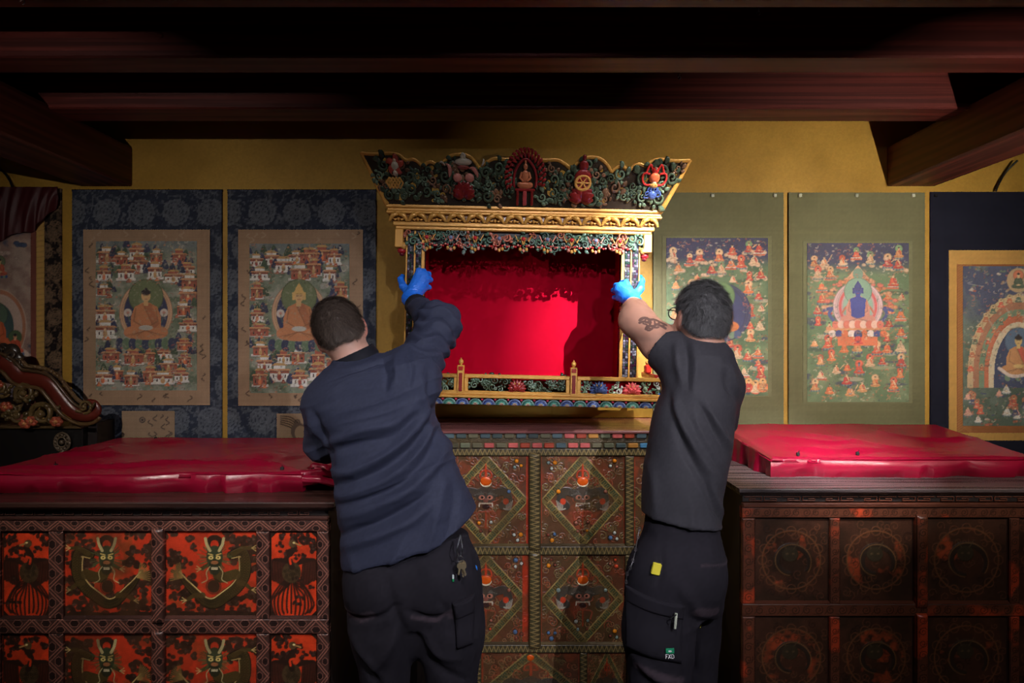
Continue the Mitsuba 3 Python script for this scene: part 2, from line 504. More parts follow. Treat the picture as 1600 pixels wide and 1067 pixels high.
put('beam', rbox(1.82, 2.052, 0.2, YW, 2.383, 2.575, 0.006), 'm_beam_side', 'ceiling')


def hook(name_label, at):
    k = thing('screw_hook', name_label, 'hook')
    x, y, z = at
    th = np.linspace(-math.pi / 2, math.pi * 0.95, 12)
    put('ring', tube(np.stack([x + 0.006 * np.cos(th), np.full(12, y), z - 0.012 + 0.006 * np.sin(th)], -1), 0.0015, 6), 'm_steel', k, True)
    put('shank', tube([(x, y, z - 0.006), (x, y, z + 0.003)], 0.0018, 6), 'm_steel', k, True)


hook('tiny shiny screw hook under the topmost beam at the left corner', P(35, 3, 1.86) + [0, 0, 0.012])
hook('tiny shiny screw hook on the dark beam above the right end of the altar frame', np.array([P(1190, 20, 2.26)[0], 2.288, P(1190, 20, 2.288)[2] + 0.012]))
hook('tiny shiny screw hook on the lowest crossbeam above the altar frame', np.array([P(1062, 121, 2.79)[0], 2.794, P(1062, 121, 2.794)[2] + 0.012]))


def wire(px, label):
    p = smooth_path([P(a, b, d) for a, b, d in px], 6)
    put('wire', tube(p, 0.005, 6), 'm_black', None, True, label=label, cat='wire')


wire([(-20, 250, 3.39), (4, 267, 3.40), (14, 280, 3.40), (20, 294, 3.395)], 'thin dark hanging wire above the veiled painting at the left edge')
wire([(1590, 250, 3.37), (1572, 268, 3.40), (1562, 284, 3.40), (1556, 298, 3.395)], 'thin dark hanging wire above the navy framed painting at the right edge')

# ================================================================ hanging paintings (units: photo pixels at the wall)
NAVY, RUST, OCHRE, CREAM = S(38, 50, 92), S(178, 84, 52), S(196, 150, 84), S(222, 208, 180)
GREEN, ORANGE, WHITE, SKY = S(72, 108, 78), S(222, 112, 46), S(226, 222, 210), S(112, 132, 140)


def head(c, x, y, r, skin, hat=None):
    c.ell(x, y + r * 0.1, r * 0.8, r, skin)
    if hat is None:
        c.ell(x, y + r * 0.75, r * 0.82, r * 0.5, S(40, 36, 46)); c.ell(x, y + r * 1.25, r * 0.3, r * 0.3, S(40, 36, 46))
    else:
        c.poly([(x - r, y + r * 0.5), (x - r * 0.5, y + r * 1.6), (x, y + r * 2.4), (x + r * 0.5, y + r * 1.6), (x + r, y + r * 0.5)], hat)
        c.rect(x - r * 1.15, y - r * 0.5, x - r * 0.75, y + r * 0.8, hat); c.rect(x + r * 0.75, y - r * 0.5, x + r * 1.15, y + r * 0.8, hat)
    if r > 3:
        for q in (-1, 1):
            c.line([(x + q * r * 0.45, y + r * 0.2), (x + q * r * 0.12, y + r * 0.2)], 0.7, S(50, 40, 40))
            c.line([(x + q * r * 0.5, y + r * 0.5), (x + q * r * 0.12, y + r * 0.5)], 0.6, S(90, 60, 40))
        c.line([(x - r * 0.2, y - r * 0.42), (x + r * 0.2, y - r * 0.42)], 0.8, S(160, 60, 50))


def seated(c, x, y, s, robe, skin=S(226, 190, 140), halo=None, hat=None, lotus=True, shawl=None):
    """a seated figure, s tall from its lap to its hair, its lap at (x, y)"""
    dk = np.asarray(robe) * 0.55
    if halo is not None:
        c.ell(x, y + s * 0.74, s * 0.34, s * 0.34, halo); c.ring(x, y + s * 0.74, s * 0.34, s * 0.34, max(0.8, s * 0.02), halo * 0.6)
    if lotus:
        n = 7
        for i in range(n):
            c.ell(x + (i - (n - 1) / 2) * s * 0.135, y - s * 0.16, s * 0.08, s * 0.1, (S(70, 90, 130), S(120, 150, 120))[i % 2])
    c.ell(x, y + s * 0.02, s * 0.43, s * 0.14, robe); c.ell(x - s * 0.26, y + s * 0.03, s * 0.18, s * 0.12, robe); c.ell(x + s * 0.26, y + s * 0.03, s * 0.18, s * 0.12, robe)
    c.poly([(x - s * 0.30, y), (x - s * 0.30, y + s * 0.34), (x - s * 0.22, y + s * 0.54), (x - s * 0.07, y + s * 0.62), (x + s * 0.07, y + s * 0.62), (x + s * 0.22, y + s * 0.54), (x + s * 0.30, y + s * 0.34), (x + s * 0.30, y)], robe)
    if shawl is not None:
        c.poly([(x - s * 0.05, y + s * 0.6), (x + s * 0.1, y + s * 0.6), (x + s * 0.28, y + s * 0.2), (x + s * 0.16, y + s * 0.1)], shawl)
    if s > 14:
        w = max(0.7, s * 0.018)
        c.line([(x - s * 0.2, y + s * 0.5), (x - s * 0.24, y + s * 0.25), (x - s * 0.05, y + s * 0.14)], w, dk)
        c.line([(x + s * 0.2, y + s * 0.5), (x + s * 0.24, y + s * 0.25), (x + s * 0.05, y + s * 0.14)], w, dk)
        c.line([(x - s * 0.05, y + s * 0.58), (x + s * 0.12, y + s * 0.2)], w, dk)
        for q in (0.42, 0.3, 0.18):
            c.line([(x - q * s, y - s * 0.04), (x, y + s * (0.10 - q * 0.1)), (x + q * s, y - s * 0.04)], w * 0.8, dk, 0.8)
    c.ell(x, y + s * 0.12, s * 0.13, s * 0.05, skin)
    c.rect(x - s * 0.05, y + s * 0.56, x + s * 0.05, y + s * 0.68, skin)
    head(c, x, y + s * 0.74, s * 0.115, skin, hat)


def mandorla(c, x, y, rx, ry, rim, fill):
    c.ell(x, y, rx * 1.2, ry * 1.12, rim); c.ring(x, y, rx * 1.2, ry * 1.12, 1, rim * 0.5); c.ring(x, y, rx * 1.08, ry * 1.04, 0.8, rim * 0.6)
    c.ell(x, y, rx, ry, fill); c.ring(x, y, rx, ry, 1, rim * 0.5)


def house(c, x, y, w, h, rng, wall=None):
    wall = WHITE if wall is None else wall
    red, dk = S(170, 82, 56), S(70, 44, 40)
    c.rect(x - w * 0.62, y - h * 0.08, x + w * 0.62, y + h * 0.1, WHITE * 0.9)
    c.rect(x - w / 2, y, x + w / 2, y + h * 0.55, wall if rng.random() < 0.45 else red)
    c.rect(x - w / 2, y + h * 0.42, x + w / 2, y + h * 0.6, red * 0.8)
    c.rect(x - w * 0.3, y + h * 0.55, x + w * 0.3, y + h * 0.85, red if rng.random() < 0.6 else wall)
    c.poly([(x - w * 0.62, y + h * 0.56), (x + w * 0.62, y + h * 0.56), (x + w * 0.5, y + h * 0.68), (x - w * 0.5, y + h * 0.68)], S(206, 140, 90))
    c.poly([(x - w * 0.42, y + h * 0.85), (x + w * 0.42, y + h * 0.85), (x + w * 0.2, y + h), (x - w * 0.2, y + h)], OCHRE)
    c.line([(x, y + h), (x, y + h * 1.15)], 1, OCHRE)
    c.line([(x - w * 0.62, y - h * 0.08), (x + w * 0.62, y - h * 0.08)], 0.8, dk); c.line([(x - w / 2, y + h * 0.55), (x + w / 2, y + h * 0.55)], 0.8, dk)
    for i in range(3):
        c.rect(x + (i - 1) * w * 0.3 - 1, y + h * 0.15, x + (i - 1) * w * 0.3 + 1, y + h * 0.33, dk)
    c.ell(x, y + h * 0.22, w * 0.12, h * 0.2, (ORANGE, S(160, 60, 50), OCHRE)[rng.integers(3)])
    c.ell(x, y + h * 0.44, w * 0.07, h * 0.1, S(226, 190, 140))


def tree(c, x, y, s, col_):
    c.ell(x, y, s * 0.5, s * 0.7, col_); c.ell(x - s * 0.3, y - s * 0.4, s * 0.4, s * 0.4, col_); c.ell(x + s * 0.3, y - s * 0.4, s * 0.4, s * 0.4, col_)
    c.ell(x, y + s * 0.5, s * 0.28, s * 0.4, col_ * 1.3)


def cloud(c, x, y, s, col_, rng, n=6):
    for i in range(n):
        a, b = x + rng.normal(0, s * 0.6), y + rng.normal(0, s * 0.2)
        r = s * rng.uniform(0.25, 0.5)
        c.ell(a, b, r, r * 0.7, col_, 0.9); c.ring(a, b, r, r * 0.7, 0.8, col_ * 0.6, 0.8)


def detail(c, rng, n, fx, fy, fs, a):
    """small brush marks in the colours that lie around them: leaves, folds, rocks, ribbons"""
    pal = [S(222, 206, 180), S(60, 70, 96), S(150, 66, 48), S(74, 100, 74), S(206, 140, 86), S(60, 48, 44), S(214, 110, 70), S(150, 160, 130)]
    for _ in range(n):
        x, y = rng.uniform(1, c.w - 1), rng.uniform(1, c.h - 1)
        if abs(x - fx) < fs * .5 and -fs * .2 < y - fy < fs:
            continue
        cc = pal[rng.integers(len(pal))]
        if rng.random() < .5:
            c.ell(x, y, rng.uniform(.7, 2.2), rng.uniform(.7, 1.6), cc, a * rng.uniform(.6, 1.4))
        else:
            t = np.linspace(0, 1, 4); q = rng.uniform(0, 6.3)
            c.line(np.stack([x + 5 * t * np.cos(q + 2 * t), y + 4 * t * np.sin(q + 2 * t)], -1), rng.uniform(.7, 1.4), cc, a * rng.uniform(.6, 1.4))


def soften(c, tone, a):
    """old pigment: less saturated, towards one tone"""
    g = c.C.mean(-1, keepdims=True)
    c.C = c.C * (1 - a) + (.5 * g + .5 * np.asarray(tone)) * a


def painting_blue(seed, bw, bh, fx, fy, fs, hat):
    """the monastery paintings on blue brocade; the big figure's lap at fx, fy"""
    rng = np.random.default_rng(seed)
    c = Cv(bw, bh, 1.0, S(128, 138, 116))
    n1, n2 = c.fb(0.045, seed), c.fb(0.06, seed + 9)
    c.tint(np.clip((n1 - 0.48) * 6, 0, 0.9), S(112, 128, 100)); c.tint(np.clip((n2 - 0.52) * 6, 0, 0.85), S(158, 156, 142)); c.tint(np.clip((0.42 - n2) * 6, 0, 0.7), S(74, 98, 72))
    c.tint(np.clip((c.V - bh * 0.9) / (bh * 0.1), 0, 0.6), S(104, 116, 128))
    for _ in range(46):
        cloud(c, rng.uniform(0, bw), rng.uniform(0, bh), rng.uniform(4, 9), (S(164, 162, 148), S(104, 124, 92), S(138, 148, 128))[rng.integers(3)], rng)
    spots = []
    for _ in range(900):
        x, y = rng.uniform(10, bw - 10), rng.uniform(6, bh - 26)
        if abs(x - fx) < fs * 0.72 and -fs * 0.35 < y - fy + 10 < fs * 1.15:
            continue
        if all(abs(x - a) > 19 or abs(y - b) > 18 for a, b in spots):
            spots.append((x, y))
    for x, y in sorted(spots, key=lambda q: -q[1]):
        for _ in range(4):
            tree(c, x + rng.uniform(-17, 17), y + rng.uniform(8, 24), rng.uniform(5, 9.5), (S(44, 54, 90), S(36, 46, 76), S(58, 82, 58))[rng.integers(3)])
        house(c, x, y, rng.uniform(18, 30), rng.uniform(18, 28), rng)
        for _ in range(2):
            seated(c, x + rng.uniform(-11, 11), y - 3, rng.uniform(6, 8), (RUST, ORANGE, S(150, 60, 46))[rng.integers(3)], lotus=False)
    mandorla(c, fx, fy + fs * 0.42, fs * 0.44, fs * 0.54, S(204, 158, 118), NAVY)
    for q in (-1, 1):
        c.ell(fx + q * fs * 0.36, fy + fs * 0.42, fs * 0.08, fs * 0.08, S(206, 190, 176)); c.ell(fx + q * fs * 0.36, fy + fs * 0.42, fs * 0.03, fs * 0.03, S(200, 130, 110))
        c.line([(fx + q * fs * 0.2, fy + fs * 0.1), (fx + q * fs * 0.32, fy + fs * 0.25), (fx + q * fs * 0.36, fy + fs * 0.4)], 0.9, S(90, 120, 80))
    for i in range(-4, 5):
        c.ell(fx + i * fs * 0.13, fy - fs * 0.2, fs * 0.085, fs * 0.12, (S(42, 54, 90), S(96, 124, 92))[i % 2])
    seated(c, fx, fy, fs, S(196, 122, 70), S(214, 168, 104), S(108, 122, 80), hat, False, S(180, 104, 60))
    c.ell(fx, fy + fs * 0.12, fs * 0.14, fs * 0.05, S(190, 184, 170))
    detail(c, rng, 900, fx, fy, fs, .5)
    soften(c, S(140, 126, 108), .22)
    c.wear(0.3, 0.06, seed, 0.16)
    c.tint(np.clip((c.fb(0.25, seed + 3) - 0.6) * 4, 0, 0.35), S(170, 160, 140))
    return c


def painting_green(seed, bw, bh, kind):
    rng = np.random.default_rng(seed)
    c = Cv(bw, bh, 1.0, S(92, 122, 86))
    n1 = c.fb(0.03, seed)
    c.tint(np.clip((n1 - 0.5) * 5, 0, 0.8), S(130, 142, 104)); c.tint(np.clip((0.45 - n1) * 5, 0, 0.8), S(60, 98, 72))
    c.tint(np.clip((c.V - bh * 0.80 + 14 * (n1 - 0.5)) / (bh * 0.08), 0, 1), S(44, 52, 92))
    for _ in range(26):
        x, y = rng.uniform(0, bw), rng.uniform(0, bh * 0.75)
        w = rng.uniform(8, 24)
        c.ell(x, y, w, rng.uniform(1.2, 4), (S(150, 154, 120), S(60, 66, 96), S(60, 92, 70), S(170, 166, 140))[rng.integers(4)], 0.8)
    for _ in range(22):
        x, y = rng.uniform(0, bw), rng.uniform(0, bh * 0.7)
        for _ in range(4):
            c.ell(x + rng.normal(0, 5), y + rng.normal(0, 3), rng.uniform(1.5, 4), rng.uniform(1.5, 3), S(52, 66, 92), 0.85)
    if kind == 'lama':
        fx, fy, fs = bw * 0.53, bh * 0.43, 66.0
    else:
        fx, fy, fs = bw * 0.5, bh * 0.51, 62.0
    spots = []
    for _ in range(1200):
        x, y = rng.uniform(10, bw - 10), rng.uniform(10, bh - 20)
        if abs(x - fx) < fs * 0.66 and -fs * 0.42 < y - fy < fs * (1.05 if kind == 'lama' else 1.35):
            continue
        if all(abs(x - a) > 15 or abs(y - b) > 17 for a, b in spots):
            spots.append((x, y))
    reds = [S(214, 84, 56), S(226, 118, 60), S(196, 56, 48), S(226, 190, 150), S(220, 150, 90)]
    for x, y in spots:
        if y > bh * 0.74:
            cloud(c, x, y - 3, 9, S(222, 186, 150), rng, 5)
        if rng.random() < 0.25:
            c.rect(x - 9, y - 6, x + 9, y - 2, S(200, 100, 70)); c.rect(x - 9, y - 3, x + 9, y - 2, WHITE)
        seated(c, x, y, rng.uniform(12, 19), reds[rng.integers(len(reds))], (S(228, 188, 140), S(220, 160, 130), S(120, 150, 170))[rng.integers(3) if rng.random() < .3 else 0],
               (S(214, 92, 64), S(120, 160, 110), S(232, 190, 140))[rng.integers(3)] if rng.random() < 0.6 else None, None, rng.random() < 0.6, reds[rng.integers(5)])
        if rng.random() < 0.12:
            a = rng.uniform(-0.6, 0.6)
            c.line([(x + 6, y + 6), (x + 12, y + 12 + a * 8)], 1.4, S(228, 188, 140))
    if kind == 'lama':
        mandorla(c, fx, fy + fs * 0.36, fs * 0.6, fs * 0.62, S(58, 66, 108), S(50, 62, 110))
        seated(c, fx, fy, fs, S(214, 120, 56), S(228, 180, 130), S(108, 146, 92), S(224, 120, 40), True, S(190, 70, 50))
        c.poly([(fx - fs * .07, fy + fs * .56), (fx + fs * .07, fy + fs * .56), (fx + .04 * fs, fy + fs * .2), (fx - fs * .04, fy + fs * .2)], S(86, 80, 84))
        for i in range(14):
            x = 8 + i * (bw - 16) / 13
            c.ell(x, 10 + 3 * (i % 2), 9, 8, reds[i % 3]); seated(c, x, 6 + 3 * (i % 2), 17, reds[(i + 1) % 5], halo=S(226, 170, 100), lotus=False)
    else:
        for i in range(15):                       # wings of cloud and flowers around the halo
            a = math.pi * (i / 14)
            cloud(c, fx + fs * 0.8 * math.cos(a), fy + fs * 0.34 + fs * 0.72 * math.sin(a), 8, (S(222, 140, 90), S(226, 120, 100), S(230, 170, 130))[i % 3], rng, 5)
        c.poly([(fx - fs * .3, fy + fs * 1.05), (fx, fy + fs * 1.4), (fx + fs * .3, fy + fs * 1.05)], S(226, 170, 130)); c.ell(fx, fy + fs * 1.18, 8, 9, S(120, 150, 130))
        mandorla(c, fx, fy + fs * 0.36, fs * 0.52, fs * 0.56, S(232, 196, 196), S(214, 170, 170))
        c.ring(fx, fy + fs * .36, fs * .45, fs * .5, 4, S(222, 96, 96)); c.ell(fx, fy + fs * .36, fs * .38, fs * .44, S(160, 190, 170))
        for q in (-1, 1):                         # blue birds beside the throne
            c.line(smooth_path([(fx + q * fs * .55, fy - 4), (fx + q * fs * .72, fy + 10), (fx + q * fs * .66, fy + 20), (fx + q * fs * .86, fy + 16)]), 5, S(60, 78, 140))
            c.line([(fx + q * fs * .4, fy + fs * .2), (fx + q * fs * .3, fy + fs * .35)], 3, S(210, 120, 90))
        seated(c, fx, fy, fs, S(222, 150, 130), S(56, 70, 150), S(140, 176, 150), S(56, 66, 130), False)
        c.poly([(fx - fs * .16, fy + fs * .1), (fx - fs * .2, fy + fs * .55), (fx, fy + fs * .64), (fx + fs * .2, fy + fs * .55), (fx + fs * .16, fy + fs * .1)], S(56, 70, 150))
        c.rect(fx - fs * .8, fy - fs * .24, fx + fs * .8, fy - fs * .15, S(222, 150, 100))
        for i in range(-4, 5):
            c.ell(fx + i * fs * .14, fy - fs * .09, fs * .09, fs * .1, (S(224, 120, 96), S(240, 200, 180))[i % 2])
            c.ell(fx + i * fs * .16, fy - fs * .32, fs * .09, fs * .09, (S(60, 76, 140), S(220, 110, 60), S(240, 220, 210))[i % 3])
        c.rect(fx - fs * .5, fy - fs * .62, fx + fs * .5, fy - fs * .4, S(224, 116, 70)); seated(c, fx, fy - fs * .56, 18, S(214, 70, 60), S(70, 90, 150), S(60, 66, 120), lotus=False)
    detail(c, rng, 1100, fx, fy, fs, .5)
    soften(c, S(176, 156, 132), .20)
    c.wear(0.3, 0.05, seed, 0.14)
    return c


def painting_arch(seed, bw, bh):
    """the painting at the right edge: one pale yellow figure under concentric arches of small seated ones"""
    rng = np.random.default_rng(seed)
    c = Cv(bw, bh, 1.15, S(70, 98, 84))
    n1 = c.fb(0.04, seed)
    c.tint(np.clip((c.V - bh * 0.62 + 20 * (n1 - .5)) / 20, 0, 1), S(58, 74, 110)); c.tint(np.clip((n1 - .5) * 5, 0, .7), S(104, 122, 112))
    for _ in range(90):
        x, y = rng.uniform(0, bw), rng.uniform(0, bh)
        cloud(c, x, y, rng.uniform(2, 5), (S(222, 206, 190), S(210, 96, 60), S(70, 90, 130), S(110, 140, 112), S(180, 150, 120))[rng.integers(5)], rng, 4)
    fx, fy = bw * 0.5, bh * 0.36
    for rx, ry, cc in ((bw * .46, bh * .5, S(206, 178, 132)), (bw * .41, bh * .455, S(176, 116, 84)), (bw * .36, bh * .41, S(120, 150, 120)), (bw * .31, bh * .37, S(206, 110, 70)), (bw * .27, bh * .33, S(226, 206, 170)), (bw * .22, bh * .29, S(52, 72, 112))):
        a = np.linspace(0, math.pi, 40)
        c.poly(np.stack([fx + rx * np.cos(a), fy - 10 + ry * np.sin(a)], -1).tolist() + [(fx - rx, fy - 30), (fx + rx, fy - 30)], cc)
    for R_, n, s in ((0.435, 17, 12), (0.335, 13, 9)):
        for i in range(n):
            a = math.pi * (i + 0.5) / n
            seated(c, fx + bw * R_ * math.cos(a), fy - 14 + bh * (R_ + .04) * math.sin(a), s, (S(190, 110, 70), S(214, 90, 60), S(90, 120, 100))[i % 3], halo=S(206, 178, 132), lotus=False)
    seated(c, fx, fy - 4, 62, S(214, 150, 90), S(232, 196, 120), S(90, 120, 150), None, True, S(222, 90, 70))
    c.line(smooth_path([(fx - 30, fy), (fx - 10, fy - 12), (fx + 16, fy - 8), (fx + 36, fy + 4)]), 5, S(232, 210, 196))
    for i in range(26):
        seated(c, rng.uniform(6, bw - 6), rng.uniform(6, fy - 36), rng.uniform(11, 15), (WHITE, S(214, 90, 60), S(230, 170, 150), S(70, 80, 120))[i % 4], halo=S(200, 120, 80) if i % 2 else None, lotus=i % 2 == 0)
    for _ in range(14):
        x, y = rng.uniform(0, bw), rng.uniform(bh * .55, bh)
        c.line(smooth_path([(x, y), (x + rng.normal(0, 6), y + rng.normal(0, 4)), (x + rng.normal(0, 9), y + rng.normal(0, 6))]), 1.0, WHITE * .8, .5)
    detail(c, rng, 900, fx, fy, 50, .5)
    c.ell(fx, bh - 22, 18, 19, S(190, 160, 120)); seated(c, fx, bh - 32, 24, S(90, 110, 90), halo=S(214, 120, 80), lotus=False)
    soften(c, S(176, 156, 132), .22)
    c.wear(0.3, 0.05, seed, 0.14)
    return c


def brocade(w, h, seed, base, leaf, step=1.9, scale=54.0, medal=None):
    c = Cv(w, h, step, base)
    n = c.fb(0.11, seed, 3); q = c.fb(0.2, seed + 5, 2)
    vine = np.clip((0.055 - abs(n - 0.5)) * 30, 0, 1) * np.clip((q - 0.35) * 5, 0, 1)
    c.tint(0.75 * vine, leaf); c.tint(0.5 * np.clip((q - 0.58) * 12, 0, 1), leaf * 0.8)
    a, b = c.U / scale, c.V / scale
    row = np.floor(b)
    fx, fy = (a + 0.5 * (row % 2)) % 1 - 0.5, b % 1 - 0.5
    r, th = np.hypot(fx, fy) + 1e-6, np.arctan2(fy, fx)
    pet = np.zeros_like(r)
    for k, R0, R1 in ((6, 0.0, 0.10), (10, .10, .2), (14, .2, .30), (18, .30, .4)):
        e = abs(np.sin(th * k / 2 + k)) ** 0.5
        m = (r > R0) & (r < R0 + (R1 - R0) * (0.45 + 0.5 * e))
        pet = np.maximum(pet, m * (0.5 + 0.45 * (r - R0) / (R1 - R0)))
    c.tint(0.85 * pet, leaf if medal is None else medal)
    c.wear(0.35, 0.03, seed, 0.2)
    return c


def linen(w, h, seed, base, step=2.6):
    c = Cv(w, h, step, base)
    c.wear(0.25, 0.02, seed, 0.10)
    r = np.random.default_rng(seed)
    c.C *= (1 + 0.022 * r.normal(size=(c.ny, 1, 1)) + 0.012 * r.normal(size=(1, c.nx, 1)))
    c.tint(0.25 * np.clip((c.fb(0.03, seed + 4) - 0.5) * 4, 0, 1), np.asarray(base) * 0.62)
    return c


def at_wall(px, py):                                  # lower left corner on the wall
    return (px - 800) * KW, CAMZ + (533 - py) * KW


def hang(c, parent, name, px, py_bottom, off, depth=0.004, m='m_fabric', **k):
    x, z = at_wall(px, py_bottom)
    return put(name, c.board(x, z, KW, YW - off, depth), m, parent, smooth=True, **k)


def scrawl(c, rng, x0, y0, x1, y1, n, cc):
    for _ in range(n):
        x, y = rng.uniform(x0, x1), rng.uniform(y0, y1)
        t = np.linspace(0, 1, 10); s = rng.uniform(4, 9); a = rng.uniform(0, 6)
        c.line(np.stack([x + s * .5 * np.cos(a + 5 * t) * (1 - t * .5), y + s * (t - .5)], -1), 1.5, cc, 0.9)


for i, (x0, w, b0, p0, lab, fig) in enumerate((
        (115, 233, (133, 632, 197, 273), (153, 609, 157, 232), 'blue brocade painting with an orange robed figure, right of the carved red throne', (78, 88, 78, None)),
        (357, 231, (374, 633, 194, 274), (392, 613, 155, 232), 'blue brocade painting partly hidden by the head of the man in navy', (77, 90, 80, S(214, 170, 84))))):
    k = thing('hanging_painting', lab, 'painting')
    m_ = brocade(w, 440, 3 + i, S(46, 51, 64), S(100, 104, 110))
    hang(m_, k, 'brocade_mount', x0, 297 + 440, 0.012, 0.008)
    rng = np.random.default_rng(40 + i)
    c = linen(b0[2], b0[3], 11 + i, S(158, 130, 104), 1.3)
    scrawl(c, rng, 4, 4, 16, b0[3] - 4, 7, S(66, 52, 46)); scrawl(c, rng, b0[2] - 16, 4, b0[2] - 4, b0[3] - 4, 7, S(66, 52, 46)); scrawl(c, rng, 10, b0[3] - 18, b0[2] - 10, b0[3] - 5, 8, S(190, 165, 140) * .8); scrawl(c, rng, 10, 5, b0[2] - 10, 18, 6, S(66, 52, 46))
    hang(c, k, 'cloth_border', b0[0], b0[1], 0.0155, 0.003)
    c = painting_blue(21 + i, p0[2], p0[3], *fig)
    hang(c, k, 'picture', p0[0], p0[1], 0.018, 0.002, 'm_paint')
    c = linen(82 if i == 0 else 66, 90, 15 + i, S(150, 126, 102), 1.2)
    scrawl(c, rng, 40, 40, 78, 84, 14, S(70, 60, 58)); c.ring(32, 76, 4, 4, 1.5, S(60, 56, 60)); c.ell(32, 76, 2, 2, S(60, 56, 60))
    if i == 1:
        for q in range(5):
            c.line(smooth_path([(6, 86 - q * 3), (22, 84 - q * 4), (34, 74 - q * 4)]), 1.6, S(60, 46, 40))
        c.ell(34, 62, 12, 14, S(96, 80, 70)); c.ell(37, 60, 9, 11, S(150, 126, 102))
    hang(c, k, 'cloth_patch', 193 if i == 0 else 434, (641 if i == 0 else 645) + 90, 0.0155, 0.003)
    xr, zr = at_wall(x0, 299)
    put('hanging_rod', tube([(xr - 0.002, YW - 0.006, zr + 0.004), (xr + w * KW + 0.002, YW - 0.006, zr + 0.004)], 0.006, 8), 'm_dark', k, True)

# the veiled painting at the left edge
k = thing('hanging_painting', 'painting with dark brocade edge under a dark red veil, far left', 'painting')
c = brocade(230, 420, 8, S(30, 24, 24), S(118, 96, 76), 1.6, 34.0); hang(c, k, 'brocade_mount', -132, 715, 0.012, 0.008)
c = linen(196, 330, 18, S(186, 148, 84), 1.6)
for q in range(40):
    c.line([(184, q * 8.3), (196, q * 8.3 + 2)], 1.2, S(140, 108, 60), .7)
hang(c, k, 'yellow_band', -124, 660, 0.015, 0.003)
c = linen(172, 320, 19, S(124, 72, 62), 1.6); hang(c, k, 'red_band', -112, 655, 0.017, 0.002)
rng = np.random.default_rng(77)
c = Cv(160, 300, 1.2, S(150, 122, 110)); n1 = c.fb(.05, 4)
c.tint(np.clip((n1 - .5) * 6, 0, .8), S(176, 156, 140)); c.tint(np.clip((.42 - n1) * 8, 0, .8), S(60, 70, 92))
for q in range(40):
    cloud(c, rng.uniform(0, 160), rng.uniform(0, 300), rng.uniform(6, 12), (S(190, 166, 152), S(70, 84, 110), S(170, 140, 124))[q % 3], rng)
c.ell(110, 130, 44, 58, S(196, 170, 154)); c.ring(110, 130, 40, 54, 5, S(176, 120, 90)); c.ell(110, 130, 24, 36, S(70, 90, 90)); seated(c, 104, 104, 60, S(190, 96, 60), halo=S(90, 110, 90))
c.ell(132, 86, 26, 12, S(200, 180, 164)); seated(c, 136, 92, 30, S(190, 84, 60), S(214, 160, 120), S(84, 104, 70)); seated(c, 150, 20, 30, S(170, 90, 70), halo=S(84, 104, 70)); seated(c, 112, 212, 26, S(190, 100, 76), halo=S(110, 120, 90))
c.line(smooth_path([(60, 54), (110, 46), (160, 64)]), 5, S(72, 98, 124)); c.wear(.3, .05, 7, .15)
hang(c, k, 'picture', -108, 640, 0.0195, 0.002, 'm_paint')


def veil():
    """dark red cloth gathered at the top edge and swagged over the painting"""
    u, v = np.meshgrid(np.linspace(0, 1, 150), np.linspace(0, 1, 60))
    px = -118 + u * 216
    drop = 96 - 26 * abs(np.sin((u - 0.02) * math.pi * 2.0)) ** 0.8 - 64 * np.clip((u - 0.80) / 0.2, 0, 1) ** 1.2
    py = 294 + v * drop
    x, z = (px - 800) * KW, CAMZ + (533 - py) * KW
    fold = 0.010 * np.sin(u * 46 + 3 * v + 2 * np.sin(u * 9)) + 0.007 * np.sin(u * 83 + v * 6)
    yf = YW - 0.036 - fold * (0.25 + 0.75 * v) - 0.012 * np.sin(v * math.pi)
    a = np.stack([x, yf, z], -1).reshape(-1, 3)
    b = a + [0, 0.004, 0]
    ny, nx = u.shape
    i, j = np.meshgrid(np.arange(ny - 1), np.arange(nx - 1), indexing='ij'); q = (i * nx + j).ravel()
    f = np.vstack([np.stack([q, q + nx + 1, q + 1], -1), np.stack([q, q + nx, q + nx + 1], -1)])
    return (np.vstack([a, b]), np.vstack([f[:, ::-1], f + len(a)]))


put('veil', veil(), 'm_veil', k, True, label='dark red veil')

# the two green hangings
for i, (x0, x1, p0, lab, kind) in enumerate((
        (1020, 1223, (1040, 617, 158, 245), 'green cloth painting partly hidden by the head of the man in the T-shirt', 'lama'),
        (1231, 1443, (1259, 627, 158, 247), 'green cloth painting with a blue figure in a pale halo', 'deity'))):
    k = thing('hanging_painting', lab, 'painting')
    hang(linen(x1 - x0, 440, 31 + i, S(108, 106, 78)), k, 'cloth_mount', x0, 301 + 440, 0.012, 0.008)
    c = linen(p0[2] + 12, p0[3] + 5, 35 + i, S(116, 115, 86)); hang(c, k, 'cloth_border', p0[0] - 6, p0[1] + 2, 0.0142, 0.002)
    hang(painting_green(61 + i, p0[2], p0[3], kind), k, 'picture', p0[0], p0[1], 0.0165, 0.002, 'm_paint')
    for cx in ((1112, 1209) if i == 0 else (1248, 1336, 1424)):
        x, z = at_wall(cx, 306)
        put('clip', rbox(x - 0.008, x + 0.008, YW - 0.022, YW - 0.011, z - 0.008, z + 0.008, 0.002), 'm_clip', k, label='small white clip' if i == 0 else 'small grey-green clip')

